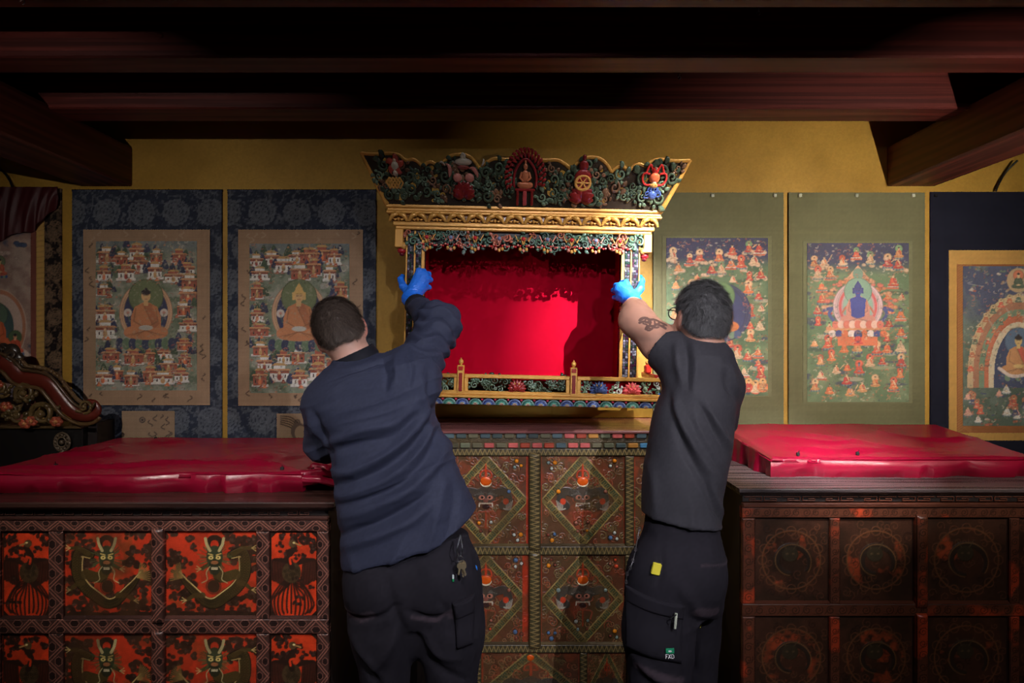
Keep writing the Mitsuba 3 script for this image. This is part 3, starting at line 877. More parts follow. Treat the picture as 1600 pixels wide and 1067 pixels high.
k = thing('hanging_painting', 'painting of arches with golden border on navy cloth, far right', 'painting')
hang(linen(260, 440, 51, S(30, 31, 44)), k, 'cloth_mount', 1452, 300 + 440, 0.012, 0.008)
c = linen(230, 296, 52, S(188, 146, 82)); hang(c, k, 'golden_border', 1480, 687, 0.015, 0.003)
c = linen(196, 262, 53, S(150, 96, 60), 1.6)
for q in range(70):
    c.line([(0, q * 4), (11, q * 4 + 8), (22, q * 4)], 1.3, S(186, 136, 84), .6)
hang(c, k, 'brown_border', 1492, 675, 0.017, 0.002)
hang(painting_arch(71, 172, 248), k, 'picture', 1501, 664, 0.019, 0.002, 'm_paint')
x, z = at_wall(1459, 306)
put('clip', rbox(x - 0.007, x + 0.007, YW - 0.022, YW - 0.011, z - 0.007, z + 0.007, 0.002), 'm_blackbox', k)
# ================================================================ the painted chests (units: photo pixels at the chest's front)
def zigzag(c, along_u, base, ln, dk, wd=1.5, per=44):
    c.C[:] = base
    L, Hh = (c.w, c.h) if along_u else (c.h, c.w)
    q = (lambda a, b: (a, b)) if along_u else (lambda a, b: (b, a))
    n = max(1, round(L / per)); p = L / n
    for i in range(-1, n + 1):
        x = i * p
        for o in (0, 6):
            c.line([q(x + o, 0), q(x + o + p / 2, Hh)], wd, ln, .9, 0.25); c.line([q(x + p / 2 + o, Hh), q(x + p + o, 0)], wd, ln, .9, 0.25)
        for cx, cy in ((x + p / 2 + 3, Hh * .28), (x + p + 3, Hh * .72)):
            r = min(Hh * .26, p * .2)
            hx = [q(cx + r * 1.3 * math.cos(t), cy + r * math.sin(t)) for t in np.arange(6) * math.pi / 3]
            c.poly(hx, dk); c.line(hx + hx[:1], 1.1, ln, .7)
    c.wear(.4, .05, int(L), .2)


def scrollband(c, along_u, base, dk, hot, seed):
    c.C[:] = base
    L, Hh = (c.w, c.h) if along_u else (c.h, c.w)
    q = (lambda a, b: np.stack([a, b], -1)) if along_u else (lambda a, b: np.stack([b, a], -1))
    rng = np.random.default_rng(seed)
    n = max(1, int(L / (Hh * .9)))
    c.tint(np.clip((c.fb(0.022, seed) - .56) * 9, 0, .8), hot)
    for i in range(n):
        cx = (i + .5) * L / n
        t = np.linspace(0, 1, 16); r = Hh * .36 * (1 - .8 * t); s = 1 if i % 2 else -1
        c.line(q(cx + r * np.cos(s * 9 * t + 1), Hh / 2 + r * np.sin(s * 9 * t + 1)), 1.2, dk, .85, -0.2)
        c.line(q(cx + np.array([-.5, 0]) * L / n, Hh * np.array([.2, .2 + .6 * (i % 2)])), 1.1, dk, .7)
    c.line(q(np.array([0, L]), np.array([1.0, 1.0])), 1, dk); c.line(q(np.array([0, L]), np.array([Hh - 1.0, Hh - 1.0])), 1, dk)
    c.wear(.4, .05, seed, .2)


def keyband(c, along_u, seed=0):
    c.C[:] = S(72, 60, 40)
    L, Hh = (c.w, c.h) if along_u else (c.h, c.w)
    q = (lambda a, b: (a, b)) if along_u else (lambda a, b: (b, a))
    n = max(2, round(L / 7)); p = L / n
    for i in range(n):
        x = i * p
        c.line([q(x, Hh * .15), q(x + p / 2, Hh * .85), q(x + p, Hh * .15)], 1.5, S(146, 124, 78), .9, 0.25)
        c.line([q(x + p / 2, Hh * .1), q(x + p / 2, Hh * .4)], 1.2, S(96, 92, 60), .8)
    c.wear(.5, .06, 3 + int(L), .25)


def blob(c, x, y, s, cc, rng):
    for _ in range(6):
        c.ell(x + rng.normal(0, s * .55), y + rng.normal(0, s * .35), s * rng.uniform(.3, .5), s * rng.uniform(.3, .45), cc, .95)
    for _ in range(2):
        t = np.linspace(0, 1, 8); a = rng.uniform(0, 6)
        c.line(np.stack([x + s * .35 * t * np.cos(a + 6 * t), y + s * .3 * t * np.sin(a + 6 * t)], -1), .9, cc * 2.2 + .01, .7)


def dragon(w, h, mirror, seed, fade=0.0):
    rng = np.random.default_rng(seed)
    red, dk, ol, cream = S(190, 56, 31), S(52, 34, 24), S(74, 58, 30), S(198, 164, 104)
    c = Cv(w, h, 0.95, red)
    c.tint(np.clip((c.fb(.03, seed) - .45) * 3, 0, .7), S(168, 52, 30)); c.tint(np.clip((c.fb(.05, seed + 3) - .56) * 5, 0, .5), S(120, 72, 36))
    X = (lambda x: w - x) if mirror else (lambda x: x)
    for _ in range(100):
        x, y = rng.uniform(0, w), rng.uniform(h * .04, h)
        if not (abs(x - w * .5) < w * .2 and y > h * .25):
            blob(c, x, y, rng.uniform(7, 13), dk * rng.uniform(.8, 1.6), rng)
    for i in range(12):
        c.ell(i * w / 11, 2, 9, 7 + 3 * (i % 2), dk, .9)
    body = smooth_path([(X(a * w), b * h) for a, b in ((.29, .72), (.16, .74), (.14, .52), (.22, .36), (.36, .24), (.47, .17), (.57, .185), (.66, .27), (.77, .39), (.86, .52))], 8)
    wd = np.interp(np.linspace(0, 1, len(body)), [0, .15, .5, .85, 1], [10, 17, 16, 11, 3]) * w / 140
    c.line(body, wd + 3, S(30, 22, 16)); c.line(body, wd, ol, 1, .4)
    d = np.gradient(body, axis=0); nrm = np.stack([-d[:, 1], d[:, 0]], -1) / (np.linalg.norm(d, axis=1, keepdims=True) + 1e-9)
    for i in range(0, len(body)):
        for s in (-.3, 0, .3):
            p = body[i] + nrm[i] * wd[i] * s
            c.ring(p[0], p[1], 2.0, 2.0, .7, S(40, 32, 20), .8)
    sg = -1 if mirror else 1
    c.line(body + sg * nrm * wd[:, None] * .5, 1.6, cream, .9, .3)
    for a, b, e, f_ in ((.20, .40, .06, .32), (.60, .26, .78, .20), (.26, .74, .06, .80), (.42, .62, .62, .56)):       # legs and claws
        c.line([(X(a * w), b * h), (X((a + e) / 2 * w), (b + f_) / 2 * h + 4), (X(e * w), f_ * h)], [9, 7, 5], ol)
        for t in (-.6, 0, .6):
            c.line([(X(e * w), f_ * h), (X(e * w) + 8 * math.cos(t) * (1 if e > a else -1) * sg, f_ * h + 8 * math.sin(t))], 1.2, cream)
    for i in range(12):                                                                               # tail flame
        t = -.2 + i * .14
        c.line([(X(.82 * w), .46 * h), (X(.82 * w) + sg * 20 * math.cos(t), .46 * h + 24 * math.sin(t))], 1.1, S(150, 120, 66), .8)
    hx, hy = X(.47 * w), h * .68
    for i in range(60):                                                                               # mane
        t = rng.uniform(0, 2 * math.pi); r = rng.uniform(.13, .2) * w
        c.line([(hx + .3 * r * math.cos(t), hy + .3 * r * math.sin(t)), (hx + r * math.cos(t), hy + r * .95 * math.sin(t))], 1.2, (S(58, 72, 44), S(84, 92, 54))[i % 2], .8)
    c.line(smooth_path([(hx, hy - 4), (hx - sg * 4, hy - h * .16), (X(.40 * w), h * .46), (X(.24 * w), h * .50)]), [16, 15, 13, 12, 12][0], ol)
    c.ell(hx, hy + h * .17, w * .1, h * .1, dk); c.ell(hx, hy + h * .16, w * .045, h * .05, red)
    c.ell(hx, hy + h * .02, w * .09, h * .13, S(58, 62, 40)); c.ell(hx, hy - h * .1, w * .065, h * .09, S(48, 46, 30))
    for q in (-1, 1):
        c.line(smooth_path([(hx + q * w * .05, hy + h * .09), (hx + q * w * .085, hy + h * .16), (hx + q * w * .1, hy + h * .23)]), [4.5, 4, 2][0], S(178, 160, 110))
        c.ell(hx + q * w * .04, hy + h * .01, w * .028, h * .022, S(210, 184, 110)); c.ell(hx + q * w * .04, hy + h * .01, 1.3, 1.3, S(20, 16, 12))
        c.line([(hx + q * w * .02, hy + h * .04), (hx + q * w * .07, hy + h * .055)], 1.6, S(200, 170, 100))
        c.line(smooth_path([(hx + q * w * .05, hy - h * .09), (hx + q * w * .09, hy - h * .16), (hx + q * w * .08, hy - h * .24), (hx + q * w * .14, hy - h * .28)]), 1.2, S(178, 160, 110))
    c.ell(hx, hy - h * .045, w * .04, h * .022, S(150, 96, 60)); c.rect(hx - w * .035, hy - h * .125, hx + w * .035, hy - h * .10, S(206, 190, 150)); c.line([(hx - w * .035, hy - h * .11), (hx + w * .035, hy - h * .11)], .8, dk)
    c.ell(X(.48 * w), h * .36, w * .07, h * .075, S(60, 40, 26)); c.ring(X(.48 * w), h * .36, w * .08, h * .085, 1.4, dk)
    c.poly([(0, 0), (w, 0), (w, h * .06), (w * .7, h * .09), (w * .5, h * .05), (w * .2, h * .08), (0, h * .05)], dk)
    c.tint(np.clip((c.fb(.04, seed + 8) - .45) * 3, 0, .25 + fade), S(70, 46, 28))
    c.wear(.45, .05, seed, .2)
    return c


def phoenix(w, h, seed):
    rng = np.random.default_rng(seed)
    red, dk, dk2 = S(206, 62, 30), S(48, 30, 22), S(72, 54, 34)
    c = Cv(w, h, 0.95, red)
    c.tint(np.clip((c.fb(.05, seed) - .45) * 3, 0, .6), S(160, 50, 28))
    for q in (0, 1):
        for y in (0, h):
            c.poly([(q * w, y), (q * w + (1 - 2 * q) * 14, y), (q * w, y + (14 if y == 0 else -14))], dk)
    for i in range(14):
        blob(c, rng.uniform(0, w), rng.uniform(h * .68, h), rng.uniform(6, 10), dk, rng)
    for i in range(13):                                                 # tail stripes
        a = -1.15 + i * .19
        t = np.linspace(0, 1, 12)
        c.line(np.stack([w * .45 + w * .52 * np.sin(a) * np.sin(t * 2.2) , h * .46 - h * .42 * t + 3 * np.sin(t * 9 + i)], -1), 3.0, dk, .95)
    for q in (-1, 1):                                                   # wings
        for i in range(8):
            c.line(smooth_path([(w * .5 + q * w * .08, h * .62), (w * .5 + q * w * (.2 + .035 * i), h * .66), (w * .5 + q * w * (.16 + .042 * i), h * (.36 + .012 * i))]), [5, 4, 3][i % 3], dk, .95)
    c.ell(w * .45, h * .52, w * .2, h * .12, dk2); c.line(smooth_path([(w * .46, h * .58), (w * .40, h * .70), (w * .50, h * .80), (w * .46, h * .86)]), 9, dk)
    c.ell(w * .47, h * .85, 6, 6, S(90, 66, 40)); c.ell(w * .50, h * .86, 2, 1.6, S(214, 190, 130)); c.line([(w * .54, h * .85), (w * .64, h * .83)], 2.5, S(170, 120, 70)); c.line(smooth_path([(w * .43, h * .62), (w * .42, h * .68), (w * .5, h * .70)]), 3.4, red)
    for _ in range(4):
        blob(c, rng.uniform(.55, .9) * w, rng.uniform(.12, .45) * h, 6, dk, rng)
    c.line(smooth_path([(w * .6, h * .45), (w * .72, h * .3), (w * .74, h * .1)]), 1.6, dk)
    for i in range(60):
        x, y = rng.normal(w * .45, w * .1), rng.normal(h * .52, h * .05); c.ring(x, y, 1.6, 1.6, .7, S(40, 30, 20), .7)
    c.rect(0, 0, w, 3.5, dk); c.rect(0, h - 3, w, h, dk); c.rect(0, 0, 2.5, h, dk); c.rect(w - 2.5, 0, w, h, dk)
    c.wear(.5, .06, seed, .2)
    return c


def mask_panel(w, h, seed, hot_edge=0):
    """dark lacquer with raised scrolls, a gilt lozenge of key pattern and a fanged face under a sun and moon"""
    rng = np.random.default_rng(seed)
    c = Cv(w, h, 0.85, S(104, 62, 42))
    c.tint(np.clip((c.fb(.035, seed) - .45) * 4, 0, .8), S(92, 70, 42)); c.tint(np.clip((c.fb(.05, seed + 2) - .54) * 6, 0, .6), S(150, 66, 40))
    for _ in range(130):
        x, y, r, s = rng.uniform(2, w - 2), rng.uniform(2, h - 2), rng.uniform(4, 8), rng.choice([-1, 1])
        t = np.linspace(0, 1, 12); a = rng.uniform(0, 6.3)
        pts = np.stack([x + r * (1 - .8 * t) * np.cos(a + s * 8 * t), y + r * (1 - .8 * t) * np.sin(a + s * 8 * t)], -1)
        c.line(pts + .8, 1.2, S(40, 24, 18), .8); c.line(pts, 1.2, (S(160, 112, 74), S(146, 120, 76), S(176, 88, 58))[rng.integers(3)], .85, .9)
    cx, cy, R, Q = w / 2, h / 2, w * .445, h * .465
    dm = [(cx, cy + Q), (cx + R, cy), (cx, cy - Q), (cx - R, cy)]
    for a, b in zip(dm, dm[1:] + dm[:1]):
        c.line([a, b], 12, S(118, 100, 58), 1, .6)
        a, b = np.array(a), np.array(b); d = (b - a) / np.linalg.norm(b - a); n = np.array([-d[1], d[0]])
        for s in (-5.2, 5.2):
            c.line([a + n * s, b + n * s], 1.4, S(168, 140, 82), 1, .8)
        m = 13; L = np.linalg.norm(b - a)
        for i in range(m):
            p = a + d * L * (i + .2) / m
            c.line([p - n * 3.6, p + n * 3, p + n * 3 + d * 3.4, p + d * 3.4 - n * 1], 1.5, (S(44, 74, 54), S(60, 44, 26))[i % 3 == 0], .95)
    for q in (-1, 1):
        c.line(smooth_path([(cx, h * .84), (cx + q * 7, h * .82), (cx + q * 9, h * .76), (cx + q * 4, h * .76)]), 2.4, S(196, 66, 34), .9, .5)
        c.line(smooth_path([(cx + q * 12, h * .72), (cx + q * 20, h * .76), (cx + q * 24, h * .7), (cx + q * 18, h * .67)]), 1.8, S(150, 60, 40), .9, .5)
        c.line(smooth_path([(cx + q * w * .07, h * .57), (cx + q * w * .22, h * .6), (cx + q * w * .26, h * .5), (cx + q * w * .2, h * .44)]), 13, S(66, 62, 54), .9, .6)
        c.ell(cx + q * w * .235, h * .49, 4.5, 5, S(206, 70, 40))
        for i in range(5):
            c.line(smooth_path([(cx + q * w * .21, h * .41), (cx + q * w * (.235 + .012 * i), h * .40), (cx + q * w * (.24 + .018 * i), h * (.45 + .012 * i))]), 1.4, S(176, 166, 148), .8, .5)
        c.ell(cx + q * 6.5, h * .535, 5, 4, S(190, 120, 96), z=.8); c.ell(cx + q * 6.5, h * .535, 2.2, 2.2, S(40, 26, 22))
        for i in range(4):
            c.line([(cx + q * 4, h * .575), (cx + q * (8 + 3 * i), h * (.6 - .012 * i))], 1.2, S(190, 186, 170), .9)
        c.line([(cx + q * 10, h * .47), (cx + q * 10.5, h * .435)], 1.6, S(220, 206, 180))
        c.line(smooth_path([(cx, h * .38), (cx + q * 14, h * .36), (cx + q * 12, h * .28)]), 2.2, S(158, 70, 48), .8, .5)
    c.line([(cx, h * .70), (cx, h * .86), (cx, h * .91)], [4, 3, 1], S(204, 66, 34), .95, .6)
    c.ell(cx, h * .565, 17, 13, S(76, 66, 56), .85, z=.5); c.ell(cx, h * .50, 4, 3.4, S(140, 84, 68), z=1.0); c.line([(cx - 9, h * .468), (cx + 9, h * .468)], 2.2, S(198, 176, 150)); c.ell(cx, h * .43, 6, 4, S(60, 34, 28))
    for q in (-1, 1):
        c.ell(cx + q * 6.5, h * .535, 4.6, 3.6, S(196, 124, 100), z=.8); c.ell(cx + q * 5.8, h * .535, 2, 2, S(36, 24, 20))
    c.line([(cx, h * .37), (cx, h * .2)], 2.4, S(170, 66, 40), .8, .5)
    if hot_edge:
        c.rect(w - hot_edge, 0, w, h, S(190, 58, 32), .9)
    c.rect(0, 0, 2, h, S(150, 56, 34), .8); c.rect(w - 2, 0, w, h, S(150, 56, 34), .8); c.rect(0, 0, w, 2, S(120, 50, 32), .7)
    c.tint(np.clip((c.fb(.03, seed + 8) - .5) * 3, 0, .5), S(86, 66, 40))
    c.wear(.55, .05, seed, .25)
    return c


def medallion(w, h, seed):
    rng = np.random.default_rng(seed)
    c = Cv(w, h, 1.3, S(64, 38, 26)); c.tint(np.clip((c.fb(.03, seed) - .45) * 4, 0, .7), S(46, 32, 22))
    cx, cy, R = w / 2, h / 2, min(w, h) * .39
    c.tint(np.clip((c.fb(.04, seed + 5) - .56) * 9, 0, .8) * (np.hypot(c.U - cx, c.V - cy) < R), S(150, 62, 34))
    for _ in range(36):
        x, y, s = rng.uniform(4, w - 4), rng.uniform(4, h - 4), rng.choice([-1, 1])
        t = np.linspace(0, 1, 10); a = rng.uniform(0, 6); r = rng.uniform(5, 9)
        c.line(np.stack([x + r * (1 - .8 * t) * np.cos(a + s * 7 * t), y + r * (1 - .8 * t) * np.sin(a + s * 7 * t)], -1), 1.2, (S(92, 54, 34), S(34, 22, 18))[rng.integers(2)], .8, .3)
    for i in range(16):
        a = i / 16 * 2 * math.pi
        c.ring(cx + R * math.cos(a), cy + R * math.sin(a), 7, 7, 1.6, S(96, 58, 36), .8, .4)
    c.ring(cx, cy, R, R, 2.2, S(104, 64, 38), .9, .4)
    th = np.linspace(-.6, 4.6, 40)
    c.line(np.stack([cx + R * .6 * np.cos(th) * (1 - .06 * th), cy - 2 + R * .55 * np.sin(th) * (1 - .05 * th)], -1), np.interp(th, [-.6, 2, 4.6], [4, 12, 5]), S(46, 34, 26), 1, .6)
    c.line(np.stack([cx + R * .68 * np.cos(th) * (1 - .06 * th), cy - 2 + R * .63 * np.sin(th) * (1 - .05 * th)], -1), 1.4, S(118, 84, 50), .8, .4)
    c.ell(cx - 2, cy + R * .2, 13, 12, S(56, 46, 32), z=.6)
    for q in (-1, 1):
        c.ell(cx - 2 + q * 5, cy + R * .22, 2.2, 1.6, S(84, 66, 42)); c.line([(cx - 2 + q * 6, cy + R * .4), (cx - 2 + q * 13, cy + R * .62)], 1.8, S(74, 58, 38))
    c.rect(0, 0, w, 2.5, S(36, 22, 18)); c.rect(0, h - 3, w, h, S(36, 22, 18)); c.rect(0, 0, 2.5, h, S(36, 22, 18)); c.rect(w - 2.5, 0, w, h, S(36, 22, 18))
    c.wear(.5, .05, seed, .25)
    return c


def chest(label, D, back, px0, px1, pt, slab, cols, rows, frame, paint, mats, side):
    """a painted chest; cols: (x0, x1, kind) of panels and stiles, rows: (y0, y1, kind) of panels and rails in photo pixels"""
    k = thing('painted_chest', label, 'chest')
    s = D / FOC
    X = lambda px: (px - 800) * s
    Z = lambda py: CAMZ + (533 - py) * s
    top_z, slab_h, over = slab
    x0, x1 = X(px0), X(px1)
    put('body', rbox(x0 + .004, x1 - .004, D + .014, back - .03, 0.0, top_z - slab_h, .003), 'm_dark', k)
    prof = [(D - over, top_z), (D - over - .003, top_z - .004), (D - over - .003, top_z - slab_h * .45), (D - over + .006, top_z - slab_h * .62), (D + .002, top_z - slab_h), (back, top_z - slab_h), (back, top_z)]
    a, b = x0 - over, x1 + over
    put('tabletop', hull([(x, y, z) for (y, z) in prof for x in ((a, b) if z > top_z - slab_h * .5 else (a + .5 * over, b - .5 * over))]), mats[0], k, label=side)
    done = set()
    for (y0, y1, kind) in rows:
        if kind != 'rail':
            continue
        c = Cv(px1 - px0, y1 - y0, 0.9, S(60, 40, 30)); frame(c, True)
        put('rail', c.board(x0, Z(y1), s, D, .03, .003), 'm_lacquer', k, True)
    for (u0, u1, kind) in cols:
        if kind not in ('stile', 'ridge'):
            continue
        for (y0, y1, rk) in rows:
            if rk != 'panel':
                continue
            c = Cv(u1 - u0, y1 - y0 - .4 + (12 if kind == 'ridge' else 0), 0.9, S(60, 40, 30)); frame(c, False)
            if kind == 'ridge':
                c.Z += 5 * np.sqrt(np.clip(1 - ((c.U - c.w / 2) / (c.w / 2)) ** 2, 0, 1)) * np.clip(np.minimum(c.V, c.h - c.V) / 5, 0, 1) ** .5
            put('stile', c.board(X(u0), Z(y1) - (6 * s if kind == 'ridge' else 0), s, D - (.002 if kind == 'ridge' else 0), .03, .003), 'm_lacquer', k, True)
    pi = 0
    for (y0, y1, rk) in rows:
        if rk != 'panel':
            continue
        for (u0, u1, kind) in cols:
            if kind in ('stile', 'ridge'):
                continue
            c = paint(kind, u1 - u0, y1 - y0, pi); pi += 1
            p = put('painted_panel', c.board(X(u0), Z(y1), s, D + .012, .012), 'm_lacquer', k, True)
            put('sill', hull([(x, y, z) for x in (X(u0), X(u1)) for y, z in ((D + .001, Z(y1) - .001), (D + .012, Z(y1) - .001), (D + .012, Z(y1) + .008), (D + .001, Z(y1) + .001))]), mats[1], k)
            if kind == 'mask':
                jewels(p, X(u0), Z(y1), (u1 - u0) * s, (y1 - y0) * s, D + .012, pi)
    return k, X, Z, s


GEMS = [S(206, 74, 40), S(226, 134, 26), S(84, 112, 146), S(134, 150, 140), S(196, 196, 184), S(150, 90, 70), S(120, 60, 44)]
_gem = {}


def jewels(parent, x, z, w, h, y, seed):
    rng = np.random.default_rng(seed)
    spots = []
    for cx, cz in ((.13, .9), (.87, .9), (.13, .1), (.87, .1)):
        a = rng.uniform(0, 6)
        for i in range(3):
            spots.append((cx + .045 * math.cos(a + i * 2.1), cz + .042 * math.sin(a + i * 2.1), (.026, .019, .019)[i]))
    spots += [(.21, .60, .026), (.77, .60, .022), (.42, .25, .022), (.56, .26, .018), (.44, .16, .018), (.55, .165, .016)]
    for i, (a, b, r) in enumerate(spots):
        cc = GEMS[rng.integers(1, 3) if (i % 3 == 0 and i < 12 and rng.random() < .5) else rng.integers(len(GEMS))]
        c0 = (x + a * w, y - .001, z + b * h)
        m = cat_([col(ball(c0, (r * w, r * w * .9, r * w), 2), cc), col(tube([(c0[0] + r * w * 1.25 * math.cos(t), y - .001, c0[2] + r * w * 1.25 * math.sin(t)) for t in np.linspace(0, 2 * math.pi, 13)], .0012, 5), S(70, 56, 40))])
        put('jewel', m, 'm_carved', parent, True)
    c0 = np.array([x + w / 2, y, z + h * .715]); R = w * .066
    put('orange_disc', col(ball(c0, (R, .005, R * .8), 2), S(222, 92, 24)), 'm_carved', parent, True, label='orange sun disc')
    t = np.linspace(math.pi * 1.03, math.pi * 1.97, 15)
    put('moon_crescent', col(tube(np.stack([c0[0] + R * 1.02 * np.cos(t), np.full(15, y - .001), c0[2] + R * .9 * np.sin(t) - .001], -1), .004 * np.sin(np.linspace(.15, math.pi - .15, 15)), 6), S(214, 196, 160)), 'm_carved', parent, True, label='pale moon crescent')


def fret(parent, X, Z, s, D, px0, px1, y0, y1, m, per=23):
    """a carved key-fret frieze: a recessed strip with small raised meanders, and a moulding below"""
    bars = []
    h = (y1 - y0) * s
    put('frieze', rbox(X(px0) + .002, X(px1) - .002, D + .006, D + .03, Z(y1), Z(y0), .001), 'm_dark', parent)
    n = int((px1 - px0 - 8) / per)
    for i in range(n):
        a = X(px0 + 4) + i * per * s; b = a + per * s * .9; z0 = Z(y1) + h * .12; z1 = Z(y0) - h * .12; t = h * .14
        sg = 1 if i % 2 else -1
        L = [(a, b, z1 - t, z1), (a, a + t, z0, z1), (a, b * .75 + a * .25, z0, z0 + t), (b * .75 + a * .25 - t, b * .75 + a * .25, z0, (z0 + z1) / 2), (a * .65 + b * .35, b * .75 + a * .25, (z0 + z1) / 2 - t / 2, (z0 + z1) / 2 + t / 2)]
        for q in L:
            x0, x1 = (q[0], q[1]) if sg > 0 else (a + b - q[1], a + b - q[0])
            bars.append(rbox(x0, x1, D + .001, D + .010, q[2], q[3], .0008))
    put('fret_carving', cat_(bars), m, parent, kind='stuff')


# left chest: red panels with dragons and birds
LEFT_COLS = [(-20, 0, 'stile'), (0, 75, 'bird'), (75, 98, 'stile'), (98, 237, 'dragon'), (237, 257, 'ridge'), (257, 400, 'dragon'), (400, 420, 'stile'), (420, 495, 'bird'), (495, 513, 'stile')]
LEFT_ROWS = [(812, 830, 'rail'), (830, 967, 'panel'), (967, 990, 'rail'), (990, 1127, 'panel'), (1127, 1150, 'rail')]


def paint_left(kind, w, h, i):
    if kind == 'dragon':
        return dragon(w, h, i in (2, 6), 100 + i, .3 if i in (1, 5) else 0)
    c = phoenix(w, h, 120 + i)
    if i in (0, 4):
        c.C = c.C[:, ::-1].copy()
    return c


k, X, Z, s = chest('dark carved chest with red panels of dragons and birds, under the left red cover', 2.29, 3.36, -20, 513, 0, (1.113, .034, .026), LEFT_COLS, LEFT_ROWS,
                   lambda c, u: zigzag(c, u, S(66, 42, 36), S(142, 92, 78), S(40, 26, 23)), paint_left, ('m_top_left', 'm_wood_left'), 'worn dark brown top board')
fret(k, X, Z, s, 2.29, -20, 513, 796, 806, 'm_wood_left')
put('moulding', rbox(X(-20), X(513), 2.284, 2.31, Z(812.5), Z(806), .004), 'm_wood_left', k)
LX, LZ, LS = X, Z, s
# middle chest: jewelled panels with lozenges
MID_COLS = [(599, 612, 'stile'), (612, 680, 'side'), (680, 692, 'stile'), (692, 826, 'mask'), (826, 845, 'ridge'), (845, 977, 'mask'), (977, 991, 'stile'), (991, 1058, 'side'), (1058, 1071, 'stile')]
MID_ROWS = [(700, 712, 'rail'), (712, 853, 'panel'), (853, 867, 'rail'), (867, 1007, 'panel'), (1007, 1020, 'rail')]


def paint_mid(kind, w, h, i):
    if kind == 'mask':
        return mask_panel(w, h, 140 + i, 10 if i == 5 else (4 if i == 1 else 0))
    c = mask_panel(134, h, 150 + i)
    q = Cv(w, h, .9, S(80, 56, 38)); n = int(q.nx * 134 / w); j = np.linspace(0, c.nx // 2, q.nx).astype(int); r = np.linspace(0, c.ny - 1, q.ny).astype(int)
    q.C = c.C[np.ix_(r, j)]; q.Z = c.Z[np.ix_(r, j)]
    return q


MD = 2.86
k, X, Z, s = chest('tall chest with jewelled lozenge panels and colourful block frieze standing between the two men', MD, 3.38, 599, 1071, 0, (1.270, .022, .02), MID_COLS, MID_ROWS,
                   lambda c, u: keyband(c, u), paint_mid, ('m_top_mid', 'm_wood_mid'), 'glossy reddish brown top board')
for r, (ya, yb, dy) in enumerate(((675.5, 683.5, -.010), (691.5, 699, -.004))):
    put('frieze', rbox(X(599), X(1071), MD + dy + .006, MD + .04, Z(yb + 1.5), Z(ya - 1.5), .002), 'm_wood_mid', k)
    rng = np.random.default_rng(9 + r)
    cols_ = [S(70, 82, 80), S(176, 74, 52), S(98, 92, 70), S(186, 128, 58), S(82, 100, 104), S(190, 90, 84), S(110, 112, 88), S(70, 124, 160), S(206, 100, 96)]
    for i in range(25):
        a = 601 + i * 18.7 + 6 * r
        if a + 16 > 1071:
            continue
        cc = cols_[(i * (2 + r) + i // 3) % (7 if i < 15 else 9)]
        b0 = rbox(X(a), X(a + 15.5), MD + dy - .006, MD + dy + .012, Z(yb), Z(ya), .003)
        put('coloured_block', col(b0, cc * rng.uniform(.7, 1.05)), 'm_lacquer', k)
put('reeding', cat_([tube([(X(599), MD - .006 + i * .002, Z(685.3 + i * 2.1)), (X(1071), MD - .006 + i * .002, Z(685.3 + i * 2.1))], .0022, 8) for i in range(3)]), 'm_wood_mid', k, True)
lot = MID_ROWS[-1][1]
for i, (u0, u1) in enumerate(((700, 752), (752, 906), (918, 980))):          # the lower drawers
    c = mask_panel(134, 120, 170 + i); q = Cv(u1 - u0, 120, 1.2, S(80, 56, 38)); q.C = c.C[np.ix_(np.linspace(0, c.ny - 1, q.ny).astype(int), np.linspace(0, c.nx - 1, q.nx).astype(int))]
    p = put('painted_panel', q.board(X(u0), Z(lot + 120), s, MD + .012, .012), 'm_lacquer', k, True)
    if i == 1:
        c0 = np.array([X(829), MD + .012, Z(1029)]); put('orange_disc', col(ball(c0, (.015, .005, .013), 2), S(222, 92, 24)), 'm_carved', p, True, label='orange sun disc')
for u0, u1 in ((906, 918), (980, 992), (740, 752)):
    c = Cv(u1 - u0, 120, .9, S(60, 40, 30)); keyband(c, False); put('stile', c.board(X(u0), Z(lot + 120), s, MD, .03, .003), 'm_lacquer', k, True)

# right chest: brown panels with dim round medallions
RIGHT_COLS = [(1160, 1180, 'stile'), (1180, 1297, 'medal'), (1297, 1313, 'stile'), (1313, 1430, 'medal'), (1430, 1449, 'ridge'), (1449, 1578, 'medal'), (1578, 1594, 'stile'), (1594, 1712, 'medal'), (1712, 1730, 'stile')]
RIGHT_ROWS = [(792, 809, 'rail'), (809, 943, 'panel'), (943, 963, 'rail'), (963, 1096, 'panel'), (1096, 1112, 'rail')]
sc_ = [0]


def frame_right(c, u):
    sc_[0] += 1
    scrollband(c, u, S(88, 48, 32), S(40, 24, 18), S(176, 62, 32), 200 + sc_[0])


RD = 2.5
k, X, Z, s = chest('brown carved chest with dim round medallions in its panels, under the right red cover', RD, 3.36, 1160, 1730, 0, (1.110, .026, .016), RIGHT_COLS, RIGHT_ROWS,
                   frame_right, lambda kind, w, h, i: medallion(w, h, 180 + i), ('m_top_right', 'm_wood_right'), 'scratched grey-brown top board')
fret(k, X, Z, s, RD, 1160, 1730, 774, 784, 'm_wood_right', 30)
put('moulding', rbox(X(1160), X(1730), RD - .007, RD + .02, Z(792.5), Z(785), .004), 'm_wood_right', k)
